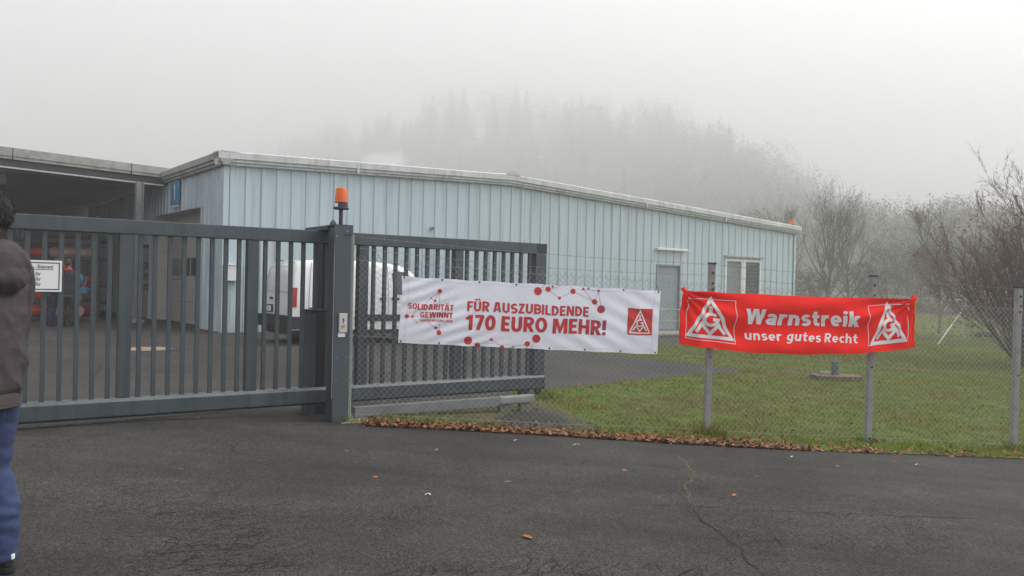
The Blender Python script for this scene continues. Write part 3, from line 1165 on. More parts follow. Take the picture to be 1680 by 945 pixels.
# local y positive is 90 deg left of d: d points left/toward camera, so +y points right/toward camera ... back of the canopy is -y
back = -1.0
fh_ = CAN.hit(100, 253)[1] - CAN.hit(100, 271)[1]
m_ = MB()
A = [(0.0, .0), (0.03, .0), (0.03, -fh_ * .72), (0.005, -fh_ * .74), (0.005, -fh_), (-0.05, -fh_), (-0.05, 0.0)]
vv = []
for x in (-0.3, CLEN):
    vv += [(x, y, ctop(x) + z) for y, z in A]
k = len(A)
m_.add(vv, [(i, (i + 1) % k, k + (i + 1) % k, k + i) for i in range(k)] + [tuple(range(k)), tuple(range(k, 2 * k))])
m_.build('fascia', M_FASC_D, can)
m_ = MB()
for x in (CAN.t(16), CAN.t(211)):
    m_.box(x - .012, x + .012, -0.01, 0.034, ctop(x) - fh_ - .003, ctop(x) + .003)
m_.build_each('fascia_joint', M_STEELD, can)
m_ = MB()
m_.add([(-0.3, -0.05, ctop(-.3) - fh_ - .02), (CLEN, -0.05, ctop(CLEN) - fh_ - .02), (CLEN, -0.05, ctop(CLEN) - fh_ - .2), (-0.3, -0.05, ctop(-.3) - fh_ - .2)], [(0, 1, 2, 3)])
m_.build('fascia_shade_strip', M_STEELD, can)  # dark sheet paints the shade below the canopy fascia
m_ = MB()
m_.add([(0.45, -0.03, ctop(0) - fh_ - .24), (CLEN, -0.03, ctop(CLEN) - fh_ - .24), (CLEN, -0.02, ctop(CLEN) - fh_ - .20), (0.45, -0.02, ctop(0) - fh_ - .20)], [(0, 1, 2, 3)])
m_.build('gutter_edge', M_WHITE, can)
m_ = MB()
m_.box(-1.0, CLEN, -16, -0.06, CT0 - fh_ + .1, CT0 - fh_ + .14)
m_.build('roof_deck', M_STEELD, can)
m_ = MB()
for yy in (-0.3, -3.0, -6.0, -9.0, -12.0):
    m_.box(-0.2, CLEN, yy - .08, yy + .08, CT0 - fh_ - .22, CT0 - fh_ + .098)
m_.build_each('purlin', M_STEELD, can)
m_ = MB()
for xx in (1.2, 4.6, 8.0, 11.0):
    m_.box(xx - .08, xx + .08, -14, -.4, CT0 - fh_ - .55, CT0 - fh_ - .225)
m_.build_each('rafter', M_STEELD, can)
pc = CAN.t(227, 400)
pzb = 0.02
m_ = MB()
for a, b in ((-.105, -.09), (.09, .105)):
    m_.box(pc + a, pc + b, -0.11, 0.09, pzb + .12, ctop(pc) - fh_ - .2)
m_.box(pc - .0895, pc + .0895, -0.02, 0.0, pzb + .12, ctop(pc) - fh_ - .2)
m_.build('post', mat('post_galv', (0.30, 0.32, 0.33), .6, .2, var=.4, vscale=4), can)
m_ = MB()
m_.bbox(pc - .16, pc + .16, -0.16, 0.14, pzb - .1, pzb + .12, .01)
m_.build('post_foot', M_CONC, can)
for xx in (6.6, 12.6):
    m_ = MB()
    m_.box(xx - .1, xx + .1, -0.11, 0.09, -.05, ctop(xx) - fh_ - .2)
    m_.build('post', M_STEELD, can)
# back workshop wall with window bands
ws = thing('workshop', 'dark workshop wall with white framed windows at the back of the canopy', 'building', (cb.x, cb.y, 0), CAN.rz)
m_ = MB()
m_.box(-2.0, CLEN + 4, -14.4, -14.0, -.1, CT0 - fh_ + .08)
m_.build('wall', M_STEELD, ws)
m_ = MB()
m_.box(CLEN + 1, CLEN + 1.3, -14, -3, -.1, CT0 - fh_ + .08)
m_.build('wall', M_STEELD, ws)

# bright annex seen through the gap on the left: pale wall with a row of tall white windows
AX = Frame((W(-60, 420, 27).x, 27), (W(75, 420, 38).x - W(-60, 420, 27).x, 11))
ax_len = AX.t(66, 420)
axb = thing('annex', 'pale annex wall with tall white windows seen through the gate at far left', 'building', (AX.P.x, AX.P.y, 0), AX.rz)
m_ = MB()
m_.box(0, ax_len, 0.0, .25, 0, 3.6)
m_.build('wall', M_FASC, axb)
k = 0
x = 0.3
while x + .9 < ax_len:
    m_ = MB()
    m_.box(x, x + .07, -.05, -.001, .9, 2.9)
    m_.box(x + .73, x + .8, -.05, -.001, .9, 2.9)
    m_.box(x + .071, x + .729, -.049, -.001, 2.83, 2.9)
    m_.box(x + .071, x + .729, -.049, -.001, .9, .97)
    wn_ = m_.build('window', M_WHITE, axb)
    m_ = MB()
    m_.box(x + .071, x + .729, -.02, -.002, .97, 2.83)
    m_.build('pane', M_BLIND, wn_)
    x += 1.05

# ------------------------------------------------------------------ storage rack with wrapped rolls
RK = Frame((W(176, 450, 26.5).x, 26.5), (-0.9, -0.1))
rack = thing('storage_rack', 'green perforated steel rack loaded with rolls under the canopy', 'rack', (RK.P.x, RK.P.y, 0), RK.rz)
M_GREEN = mat('rack_green', (0.035, 0.06, 0.045), 0.6, var=0.5, vscale=3)
M_REDROLL = mat('red_roll', (0.75, 0.07, 0.035), 0.3, var=0.5, vscale=5)
M_PINKROLL = mat('pale_roll', (0.55, 0.34, 0.29), 0.4, var=0.5, vscale=4)
M_DARKROLL = mat('dark_roll', (0.03, 0.028, 0.028), 0.5, var=0.4)
M_FILM = mat('film_end', (0.42, 0.38, 0.36), 0.25, var=0.6, vscale=8)
for x in (-0.1, 2.5, 4.9):
    for y in (0.0, 1.1):
        m_ = MB()
        m_.box(x - .06, x + .06, y - .05, y + .05, 0.0, 3.3)
        for q in range(26):
            m_.box(x - .018, x + .018, y - .0515, y - .0505, .15 + q * .12, .19 + q * .12) if q % 2 else m_.box(x - .018, x + .018, y + .0505, y + .0515, .15 + q * .12, .19 + q * .12)
        m_.build('upright', M_GREEN, rack)
shelf_z = [0.12, 0.60, 1.12, 1.98, 2.55]
for z in shelf_z:
    m_ = MB()
    m_.box(-.1, 4.95, -.04, 0.0, z - .09, z)
    m_.box(-.1, 4.95, 1.1, 1.14, z - .09, z)
    for x in np.arange(0, 4.9, .6):
        m_.box(x, x + .08, -.0395, 1.0995, z - .03, z - .005)
    m_.build('shelf', M_DARKROLL, rack)


def roll(x, y, z, r, ln, ma, lab):
    t = thing('wrapped_roll', lab, 'roll', RK.world(x, y, z), RK.rz, 'wrapped rolls on the rack')
    m_ = MB()
    m_.tube((0, -ln / 2, r), (0.0, ln / 2, r), r, n=20)
    m_.build('wrapping', ma, t, True)
    m_ = MB()
    for s_ in (-1, 1):
        m_.tube((0, s_ * (ln / 2 + .001), r), (0, s_ * (ln / 2 + .012), r), r * .86, r * .6, n=18)
        m_.tube((0, s_ * (ln / 2 + .013), r), (0, s_ * (ln / 2 + .05), r), r * .28, n=12)
    m_.build_each('film_cap', M_FILM, t, True)


def lying(x0, x1, y, z, r, ma, lab):
    t = thing('wrapped_roll', lab, 'roll', RK.world((x0 + x1) / 2, y, z), RK.rz, 'wrapped rolls on the rack')
    h_ = (x1 - x0) / 2
    m_ = MB()
    m_.tube((-h_, 0, r), (h_, 0, r), r, n=18)
    m_.build('wrapping', ma, t, True)
    m_ = MB()
    for s_ in (-1, 1):
        m_.tube((s_ * (h_ + .001), 0, r), (s_ * (h_ + .02), 0, r), r * .85, r * .55, n=16)
    m_.build_each('film_cap', M_FILM, t, True)


roll(.45, .45, shelf_z[0], .19, 1.3, M_REDROLL, 'glossy red wrapped roll nearest the green upright on the lowest shelf')
roll(.95, .45, shelf_z[0], .19, 1.3, M_REDROLL, 'second glossy red roll on the lowest shelf')
lying(1.2, 2.4, .3, shelf_z[0], .17, M_REDROLL, 'red roll lying lengthways on the lowest shelf')
lying(.95, 2.3, .3, shelf_z[1], .14, M_REDROLL, 'slim red roll lying on the second shelf')
roll(.5, .45, shelf_z[1], .15, 1.2, M_PINKROLL, 'pale film wrapped roll end on the second shelf')
lying(.1, 1.6, .3, shelf_z[3], .16, M_PINKROLL, 'long pale pink roll on the upper shelf')
lying(1.7, 3.4, .3, shelf_z[3], .15, M_REDROLL, 'dull red roll lying high on the upper shelf')
lying(.2, 2.2, .3, shelf_z[4], .17, M_DARKROLL, 'black roll on the top shelf')
lying(2.6, 4.7, .3, shelf_z[4], .2, M_DARKROLL, 'thick black roll at the far end of the top shelf')
lying(2.6, 4.6, .3, shelf_z[2], .2, M_DARKROLL, 'thick black roll on the middle shelf behind the people')
roll(.35, .45, shelf_z[2], .16, 1.2, M_REDROLL, 'small red roll on the middle shelf')
for (x, y, z, w_, h_, col, lab) in ((0.42, 1.2, 1.22, .34, .26, (.08, .32, .55), 'blue folded bag hanging under the middle shelf'),
                                     (0.3, 1.2, .86, .36, .22, (.06, .22, .45), 'dark blue bag on the second shelf'),
                                     (0.78, 1.2, .98, .22, .18, (.06, .45, .38), 'turquoise pouch on the second shelf'),
                                     (1.0, 1.2, 1.42, .5, .42, (.60, .09, .03), 'orange red triangular tarp on the middle shelf')):
    m_ = MB()
    t_ = 0.55 if 'triangular' in lab else 0.1
    m_.prism([(-w_ / 2, 0), (w_ / 2, .02), (w_ / 2 - .02, h_ * .45), (w_ / 2 * (1 - t_), h_), (-w_ / 2 + .03, h_ * .96), (-w_ / 2 - .02, h_ * .5)], 'y', -.06, .12)
    o = m_.build('storage_bag', mat('bag_%d' % int(x * 100 + z * 1000), col, .5, var=.4, vscale=6), loc=RK.world(x, y, z))
    o.rotation_euler.z = RK.rz
    tag(o, lab, 'bag', 'bags on the rack')

# ------------------------------------------------------------------ sliding gate
p_a, p_b = W(30, 520, 7.3), W(890, 520, 10.6)
GATE = Frame((p_a.x, 7.3), (p_b.x - p_a.x, 3.3))
gzt = [GATE.hit(u, v)[1] for u, v in ((60, 350), (545, 378), (880, 403))]
gzb = [GATE.hit(u, v)[1] for u, v in ((60, 690), (400, 669), (880, 641))]
GT, GBm = sum(gzt) / 3, sum(gzb) / 3
print('gate top', gzt, 'bottom', gzb)
gate = thing('sliding_gate', 'long blue grey steel sliding gate with vertical bars', 'gate', (GATE.P.x, GATE.P.y, 0), GATE.rz)
gx0, gx1 = GATE.t(-45) - 2 * (GATE.t(204) - GATE.t(-45)) - .07, GATE.t(891)
TR, BR_ = 0.135, 0.185
m_ = MB()
m_.bbox(gx0, gx1 - .16, -.06, .06, GT - TR, GT, .008)
m_.build('top_rail', M_GATE, gate)
m_ = MB()
m_.prism([(-.075, GBm + .025), (-.05, GBm), (.05, GBm), (.075, GBm + .025), (.075, GBm + BR_ - .03), (.05, GBm + BR_), (-.05, GBm + BR_), (-.075, GBm + BR_ - .03)], 'x', gx0, gx1)
m_.build('bottom_rail', M_GATE, gate)
wides = [GATE.t(u) for u in (-45, 204, 412, 593, 749, 881)]
wd_ = wides[1] - wides[0]
wides = [wides[0] - 2 * wd_, wides[0] - wd_] + wides
wproto = None
for x in wides:
    last = x == wides[-1]
    if wproto is None:
        m_ = MB()
        m_.bbox(-.058, .058, -.05, .05, GBm + BR_ + .001, GT - TR - .001, .006)
        wproto = m_.build('upright', M_GATE, gate, loc=(x, 0, 0))
    elif not last:
        dup(wproto, (x, 0, 0), gate)
m_ = MB()
m_.bbox(wides[-1] - .07, gx1, -.058, .058, GBm + BR_ + .001, GT - TR - .002, .006)
m_.build('upright', M_GATE, gate)
m_ = MB()
m_.bbox(gx1 - .158, gx1 + .0, -.061, .061, GT - TR - .0, GT - .002, .006)
m_.build('end_cap', M_GATE_D, gate)
bproto = None
for i, (a, b) in enumerate(zip([gx0] + wides, wides)):
    if i == 0:
        continue
    nb = 8
    for k in range(1, nb + 1):
        x = a + (b - a) * k / (nb + 1)
        if bproto is None:
            m_ = MB()
            m_.bbox(-.02, .02, -.02, .02, GBm + BR_ + .0005, GT - TR - .0005, .003)
            bproto = m_.build('bar', M_GATE, gate, loc=(x, 0, 0))
        else:
            dup(bproto, (x, 0, 0), gate)
m_ = MB()
m_.box(gx1 - .35, gx1 - .22, -.04, .04, GBm - .11, GBm - .001)
m_.lathe([(.045, -.02), (.05, -.015), (.05, .015), (.045, .02)], (gx1 - .285, 0, GBm - .1), 14)
m_.build('roller_bracket', M_BLACKP, gate)
m_ = MB()
m_.box(gx1 - .09, gx1 - .03, -.03, .03, GBm - .07, GBm - .001)
m_.build('end_stop', M_BLACKP, gate)

# galvanised track beam under the tail of the gate
tb = thing('track_beam', 'galvanised steel beam lying under the tail of the gate', 'beam', (GATE.P.x, GATE.P.y, 0), GATE.rz)
TBO = -0.30
t0, t1 = GATE.hit(583, 672, TBO)[0], GATE.hit(820, 655, TBO)[0]
zt0, zt1 = GATE.hit(600, 668, TBO)[1], GATE.hit(815, 653, TBO)[1]
m_ = MB()
hgt = 0.10
m_.add([(t0, TBO, zt0), (t1, TBO, zt1), (t1, TBO, zt1 - hgt), (t0, TBO, zt0 - hgt), (t0, TBO + .085, zt0 + .005), (t1, TBO + .085, zt1 + .005), (t1, TBO + .085, zt1 - hgt), (t0, TBO + .085, zt0 - hgt)],
       [(0, 1, 2, 3), (4, 5, 1, 0), (1, 5, 6, 2), (7, 6, 5, 4), (3, 2, 6, 7), (0, 3, 7, 4)])
m_.build('channel', mat('galv_dull', (.25, .26, .27), .55, .25, var=.35, vscale=3), tb)
m_ = MB()
t2 = GATE.hit(877, 650, TBO)[0]
m_.bbox(t1 + .004, t2, TBO - .005, TBO + .09, zt1 - hgt * .85, zt1 + .01, .02)
m_.build('end_channel', M_GALV, tb)
m_ = MB()
for x in (t0 + .3, (t0 + t1) / 2, t1 + .1, t2 - .12):
    q = GATE.world(x, TBO, 0)
    m_.box(x - .08, x + .08, TBO + .01, TBO + .08, g(q.x, q.y) - .05, zt1 - hgt - .001)
m_.build_each('footing', M_BLOCK, tb)

# ------------------------------------------------------------------ gate portal
PF = Frame((W(560, 600, 8.55).x, 8.55), GATE.d)
px0, px1 = PF.t(547, 560), PF.t(574, 560)
ptop = PF.hit(562, 371)[1]
pb = G(558, 690)
por = thing('gate_portal', 'blue grey steel gate post with key switch and rear guide post', 'gate post', (PF.P.x, PF.P.y, 0), PF.rz)
pz0 = pb.z - .02
PW = px1 - px0
m_ = MB()
m_.bbox(px0, px1, 0, PW, pz0, ptop - .01, .008)
m_.build('front_post', M_GATE, por)
m_ = MB()
rp0, rp1 = PF.hit(527, 560, .62)[0], PF.hit(549, 560, .62)[0]
m_.bbox(rp0, rp1, .62, .80, pz0, ptop - .04, .008)
m_.build('rear_post', M_BLACKP, por)  # black colour paints the deep shade on this steel post
m_ = MB()
m_.bbox(px0 - .02, px1 + .008, PW + .01, .84, ptop - .035, ptop + .015, .006)
m_.prism([(px0 - .014, ptop + .012), (px1 + .007, ptop + .012), (px1 + .007, ptop - .085), (px0 + .085, ptop - .085), (px0 + .03, ptop - .175), (px0 - .014, ptop - .185)], 'y', -.012, -.001)
m_.box(px0 - .014, px1 + .007, -.012, PW + .009, ptop + .002, ptop + .015)
m_.lathe([(.034, 0), (.034, .02), (.012, .05)], (px0 + .01, .1, ptop + .015), 10)
m_.build('cap_bracket', M_GATE, por)
m_ = MB()
for x, z in ((px0 + .01, ptop - .11), (px1 - .06, ptop - .05)):
    m_.tube((x, -.018, z), (x, -.011, z), .009, n=10)
for x in (px0 + .035, px1 - .03):
    for z in (pz0 + .46, pz0 + .7):
        m_.tube((x, -.006, z), (x, .001, z), .006, n=8)
m_.build_each('bolt', M_GALV, por)
m_ = MB()
m_.box(px0 - .007, px0 - .001, .005, .016, pz0 + .27, ptop - .17)
m_.build('edge_strip', M_GALV, por)
m_ = MB()
m_.prism([(px0 - .28, -.06), (px1 + .25, -.10), (px1 + .30, .3), (px0 - .3, .95)], 'z', pz0 - .06, pz0 + .018)
m_.build('base_plate', M_CONC, por)
# key switch panel
kz0, kz1 = PF.hit(561, 545)[1], PF.hit(561, 514)[1]
kx0, kx1 = PF.t(555, 530), PF.t(568, 530)
m_ = MB()
m_.bbox(kx0, kx1, -.03, -.001, kz0, kz1, .004)
ks = m_.build('key_switch', mat('panel_metal', (.55, .56, .55), .4, .2, var=.1), por)
m_ = MB()
km = (kx0 + kx1) / 2
m_.tube((km, -.042, kz0 + .065), (km, -.03, kz0 + .065), .016, n=14)
m_.build('lock', mat('brass', (.55, .38, .12), .35, .8), ks)
m_ = MB()
m_.add([(km - .014, -.0315, kz1 - .075), (km, -.0315, kz1 - .045), (km + .014, -.0315, kz1 - .075), (km + .004, -.0315, kz1 - .075), (km + .004, -.0315, kz1 - .105), (km - .004, -.0315, kz1 - .105), (km - .004, -.0315, kz1 - .075)],
       [(0, 1, 2, 3, 6), (3, 4, 5, 6)])
m_.build('arrow', M_INK, ks)
m_ = MB()
m_.box(kx0 - .004, kx1 - .015, -.012, -.001, kz0 - .05, kz0 - .004)
m_.build('sticker', M_SIGNW, por)
# drive housing behind the gate
DO = 0.42
hx0, hx1 = PF.hit(507, 600, DO)[0], PF.hit(534, 600, DO)[0]
hz1 = PF.hit(520, 511, DO)[1]
m_ = MB()
m_.bbox(hx0, hx1, DO, DO + .22, pz0 - .03, hz1, .006)
dh = m_.build('drive_housing', M_GATE, por)
m_ = MB()
m_.box(hx0 - .02, hx1, DO - .02, DO + .24, hz1 + .0005, hz1 + .02)
m_.build('housing_lid', M_GATE_D, dh)
m_ = MB()
m_.box(hx0 + .075, hx1 - .01, DO - .004, DO - .0005, pz0 + .05, hz1 - .03)
m_.build('interior_shade_sheet', M_BLACKP, dh)  # black sheet stands in for the shaded inside of the housing
bq = PF.world((px0 + px1) / 2, PW / 2, ptop + .015)
beacon(bq, 'large orange warning beacon on top of the gate post')

# ------------------------------------------------------------------ chain link fence
fence = thing('chain_link_fence', 'galvanised chain link fence with barbed wire beside the road', 'fence', (FEN.P.x, FEN.P.y, 0), FEN.rz)
FL = FEN.t(2300, 600)


def fg(s):
    q = FEN.world(s, 0, 0)
    return g(q.x, q.y)


MH = 1.72
post_u = [(1164, 600), (1430, 600), (1670, 600)]
post_s = [FEN.t(*q) for q in post_u]
post_s += [post_s[-1] + 2.1, post_s[-1] + 4.2]
for i, s in enumerate(post_s):
    z0 = fg(s)
    m_ = MB()
    top = z0 + MH + 0.25
    m_.bbox(-.036, .036, 0.012, .078, -0.15, top - z0, .012)
    po = m_.build('post', M_POST, fence, loc=(s, 0, z0))
    po.rotation_euler.y = 0.012
    m_ = MB()
    m_.box(-.040, .040, 0.008, .082, top - z0, top - z0 + .018)
    m_.build('post_cap', M_BLACKP, po)
    m_ = MB()
    for zz in (top - z0 - .10, top - z0 - .22, top - z0 - .29, 0.9, .05):
        m_.tube((0.0, 0.0, zz), (0.0, 0.013, zz), .014, n=8)
    m_.build_each('wire_clip', M_BLACKP, po)
m_ = MB()
e0 = FEN.t(571, 560)
e1 = FEN.t(578, 560)
m_.bbox(e0, e1, -.01, .03, fg(0) - .02, fg(0) + MH + .26, .006)
m_.build('end_post', mat('end_post', (.42, .44, .40), .55, .2, var=.25, vscale=5), fence)

p_h = 0.0335
rows = int(MH / p_h)
ncol = int((FL - e1) / p_h)
link_mb_v, link_mb_f = [], []
WR = 0.0019
vcount = 0
for i in range(ncol):
    s0 = e1 + 0.01 + i * p_h
    lean = 0.10 * math.sin(i * 0.021) * min(1, i / 60)
    pts = np.empty((rows + 1, 3))
    for k in range(rows + 1):
        z = k / rows
        s = s0 + (p_h if (k + i) % 2 else 0.0) + 0.012 * math.sin(i * .11 + k * .17) + lean * (z - .5) * .0
        bulge = 0.02 * math.sin(i * 0.05) * math.sin(z * PI)
        pts[k] = (s, (0.0022 if (k + i) % 2 else -0.0022) + bulge, fg(s) + 0.01 + z * MH)
    for k in range(rows + 1):
        x, y, z = pts[k]
        link_mb_v += [(x - WR, y, z), (x + WR, y - WR * .6, z), (x + WR * .2, y + WR, z)]
    for k in range(rows):
        o_ = vcount + k * 3
        for q in range(3):
            link_mb_f.append((o_ + q, o_ + (q + 1) % 3, o_ + 3 + (q + 1) % 3, o_ + 3 + q))
    vcount += (rows + 1) * 3
npmesh('wire_mesh', link_mb_v, link_mb_f, M_WIRE, fence)
m_ = MB()
# twisted knuckles along the top edge
for i in range(0, ncol, 2):
    s = e1 + 0.01 + i * p_h + p_h
    z = fg(s) + MH + .01
    m_.path([(s - .010, 0, z - .008), (s - .012, 0, z + .016), (s, 0, z + .026), (s + .012, 0, z + .014), (s + .010, 0, z - .008)], .0017, 3)
m_.build('knuckles', M_BARB, fence)
for zz in (0.06, 0.9, MH - .01):
    m_ = MB()
    m_.path([(s, -.004, fg(s) + zz + .006 * math.sin(s * 2.2)) for s in np.arange(e1, FL, .25)], .002, 4)
    m_.build('tension_wire', M_WIRE, fence)


def barbed(zz, sag):
    m_ = MB()
    stops = [e1] + post_s
    P = []
    for a, b in zip(stops, stops[1:]):
        for k in range(int((b - a) / .04)):
            s = a + k * .04
            w_ = (s - a) / (b - a)
            z = fg(a) * (1 - w_) + fg(b) * w_ + zz - sag * 4 * w_ * (1 - w_) * (b - a) / 4
            P.append(Vector((s, -.006, z)))
    m_.path([p + Vector((0, .0025 * math.sin(i * 1.7), .0025 * math.cos(i * 1.7))) for i, p in enumerate(P)], .0013, 3)
    m_.path([p - Vector((0, .0025 * math.sin(i * 1.7), .0025 * math.cos(i * 1.7))) for i, p in enumerate(P)], .0013, 3)
    for i in range(2, len(P), 3):
        p = P[i]
        a = random.uniform(0, PI)
        for q in (a, a + PI / 2):
            d_ = Vector((.25 * math.cos(q), math.cos(q) * .7, math.sin(q))).normalized() * .014
            m_.tube(p - d_, p + d_, .0015, n=3, caps=False)
    m_.build('barbed_wire', M_BARB, fence)


barbed(MH + .245, .03)
barbed(MH + .125, .06)

# ------------------------------------------------------------------ lettering helpers
_txt_cache = {}


def text2d(s, bold=0.0, shear=0.0):
    """outline text as 2D vertices/faces, baseline at y = 0, cap height 1"""
    def raw(t):
        cu = bpy.data.curves.new('t', 'FONT')
        cu.body = t
        cu.size = 1.0
        cu.offset = bold
        cu.shear = shear
        cu.resolution_u = 4
        ob = bpy.data.objects.new('t', cu)
        C.objects.link(ob)
        dg = bpy.context.evaluated_depsgraph_get()
        me = ob.evaluated_get(dg).to_mesh()
        vs = [(v.co.x, v.co.y) for v in me.vertices]
        fs = [tuple(p.vertices) for p in me.polygons]
        ob.evaluated_get(dg).to_mesh_clear()
        bpy.data.objects.remove(ob)
        bpy.data.curves.remove(cu)
        return vs, fs
    vs, fs = raw(s)
    h, _ = raw('H')
    cap = max(v[1] for v in h) - min(v[1] for v in h)
    y0 = min(v[1] for v in h)
    x0 = min(v[0] for v in vs)
    return [((x - x0) / cap, (y - y0) / cap) for x, y in vs], fs


def stroke(pts, w, closed=False):
    """mitred ribbon"""
    P = [Vector(p) for p in pts]
    n = len(P)
    vs, fs = [], []
    for i in range(n):
        a = P[i - 1] if (i > 0 or closed) else None
        b = P[(i + 1) % n] if (i < n - 1 or closed) else None
        d0 = (P[i] - a).normalized() if a is not None else None
        d1 = (b - P[i]).normalized() if b is not None else None
        d0 = d0 if d0 is not None else d1
        d1 = d1 if d1 is not None else d0
        n0, n1 = Vector((-d0.y, d0.x)), Vector((-d1.y, d1.x))
        m = (n0 + n1)
        m = m.normalized() if m.length > 1e-6 else n0
        k = w / 2 / max(0.35, m.dot(n0))
        vs += [tuple(P[i] + m * k), tuple(P[i] - m * k)]
    for i in range(n if closed else n - 1):
        j = (i + 1) % n
        fs.append((2 * i, 2 * i + 1, 2 * j + 1, 2 * j))
    return vs, fs


def disc(x, y, r, n=22):
    return [(x + r * math.cos(2 * PI * k / n), y + r * math.sin(2 * PI * k / n)) for k in range(n)], [tuple(range(n))]


# block lettering drawn as strokes: glyph -> (width, [(points, thickness factor, clip_low, clip_high)])
def arc(cx, cy, rx_, ry2, a0, a1, n=12):
    return [(cx + rx_ * math.cos(math.radians(a0 + (a1 - a0) * k / n)), cy + ry2 * math.sin(math.radians(a0 + (a1 - a0) * k / n))) for k in range(n + 1)]


def make_glyphs():
    c = .095
    L_ = {}
    st = lambda x, y0=0, y1=1: ([(x, y0), (x, y1)], 1)
    S_ = arc(.29, .70, .185, .205, 28, 270, 14)[:-1] + arc(.29, .30, .195, .205, 90, -150, 14)
    bowl = [(.1, .905), (.30, .905)] + arc(.30, .70, .185, .205, 75, -75, 8) + [(.30, .495), (.1, .495)]
    L_['A'] = (.66, [([(.09, -.1), (.27, 1.1)], 1), ([(.57, -.1), (.39, 1.1)], 1), ([(.16, .26), (.50, .26)], .85)])
    L_['B'] = (.56, [st(.1), (bowl, 1), ([(.1, .505), (.32, .505)] + arc(.32, .30, .185, .205, 75, -75, 8) + [(.32, .095), (.1, .095)], 1)])
    L_['D'] = (.60, [st(.1), ([(.1, .905), (.24, .905)] + arc(.24, .5, .26, .405, 78, -78, 12) + [(.24, .095), (.1, .095)], 1)])
    L_['E'] = (.48, [st(.1), ([(.1, .905), (.47, .905)], 1), ([(.1, .5), (.43, .5)], 1), ([(.1, .095), (.48, .095)], 1)])
    L_['F'] = (.46, [st(.1), ([(.1, .905), (.46, .905)], 1), ([(.1, .48), (.42, .48)], 1)])
    L_['G'] = (.62, [(arc(.35, .5, .255, .405, 42, 300, 18) + [(.52, .14), (.52, .5)], 1), ([(.34, .46), (.60, .46)], .9)])
    L_['H'] = (.62, [st(.1), st(.52), ([(.1, .5), (.52, .5)], 1)])
    L_['I'] = (.20, [st(.1)])
    L_['L'] = (.45, [st(.1), ([(.1, .095), (.45, .095)], 1)])
    L_['M'] = (.84, [st(.1), st(.74), ([(.12, 1.15), (.42, .18), (.72, 1.15)], .95)])
    L_['N'] = (.64, [st(.1), st(.54), ([(.08, 1.1), (.56, -.1)], .95)])
    L_['O'] = (.66, [(arc(.33, .5, .235, .405, 0, 345, 23), 1, 'closed')])
    L_['R'] = (.58, [st(.1), (bowl, 1), ([(.27, .5), (.53, -.08)], 1)])
    L_['S'] = (.56, [(S_, 1)])
    L_['T'] = (.52, [st(.26), ([(0, .905), (.52, .905)], 1)])
    L_['U'] = (.60, [([(.1, 1)] + arc(.30, .33, .2, .235, 180, 360, 12) + [(.5, 1)], 1)])
    L_['W'] = (.96, [([(.07, 1.1), (.28, -.1)], 1), ([(.25, -.1), (.47, 1.1)], .95), ([(.49, 1.1), (.71, -.1)], .95), ([(.68, -.1), (.89, 1.1)], 1)])
    L_['Z'] = (.52, [([(.03, .905), (.50, .905)], 1), ([(.42, .95), (.09, .05)], 1.05), ([(.02, .095), (.51, .095)], 1)])
    L_['Ü'] = (.60, L_['U'][1] + [(disc(.19, 1.18, .095, 14), 0), (disc(.42, 1.18, .095, 14), 0)])
    L_['Ä'] = (.66, L_['A'][1] + [(disc(.21, 1.18, .085, 14), 0), (disc(.45, 1.18, .085, 14), 0)])
    L_['0'] = (.58, [(arc(.29, .5, .195, .405, 0, 345, 23), 1, 'closed')])
    L_['1'] = (.40, [st(.27), ([(.02, .72), (.27, .93)], .95)])
    L_['2'] = (.52, [(arc(.25, .70, .175, .205, 160, -25, 9) + [(.10, .12)], 1), ([(.03, .095), (.51, .095)], 1)])
    L_['4'] = (.58, [st(.42), ([(.36, 1.05), (.07, .30)], .9), ([(.03, .27), (.57, .27)], .9)])
    L_['7'] = (.50, [([(.02, .905), (.49, .905)], 1), ([(.43, .95), (.18, -.08)], 1.05)])
    L_['!'] = (.22, [([(.11, .33), (.12, 1)], 1.05), (disc(.11, .10, .115, 14), 0)])
    L_[' '] = (.20, [])
    L_['a'] = (.52, [(arc(.25, .22, .155, .135, 0, 345, 18), .95, 'closed'), ([(.07, .56), (.17, .635), (.30, .635), (.40, .56), (.42, .44), (.42, 0)], 1)])
    L_['r'] = (.40, [st(.1, 0, .73), ([(.1, .42), (.17, .58), (.27, .635), (.40, .63)], 1)])
    L_['n'] = (.55, [st(.1, 0, .73), ([(.1, .45), (.17, .60), (.29, .640), (.40, .58), (.445, .44), (.445, 0)], 1)])
    L_['s'] = (.46, [([(x * .80 + .01, y * .73) for x, y in S_], .95)])
    L_['t'] = (.40, [([(.18, .95), (.18, .25), (.23, .13), (.40, .095)], 1), ([(.0, .635), (.39, .635)], .95)])
    L_['e'] = (.54, [([(.12, .345), (.44, .345)] + arc(.28, .365, .185, .275, 0, 312, 18), .92)])
    L_['i'] = (.20, [st(.1, 0, .73), (disc(.1, .93, .115, 14), 0)])
    L_['k'] = (.54, [st(.1, 0, 1.02), ([(.13, .30), (.46, .80)], 1, .0, .73), ([(.22, .42), (.49, -.08)], 1)])
    L_['u'] = (.55, [([(.1, .73), (.1, .29), (.145, .15), (.26, .09), (.38, .13), (.445, .28)], 1), st(.445, 0, .73)])
    L_['g'] = (.55, [(arc(.27, .375, .175, .26, 0, 345, 18), .95, 'closed'), ([(.45, .73), (.45, -.05), (.39, -.16), (.25, -.20), (.09, -.16)], .95)])
    L_['c'] = (.45, [(arc(.28, .365, .185, .275, 48, 312, 14), 1)])
    L_['h'] = (.55, [st(.1, 0, 1.02), ([(.1, .45), (.17, .60), (.29, .640), (.40, .58), (.445, .44), (.445, 0)], 1)])
    return L_


GLYPH = None


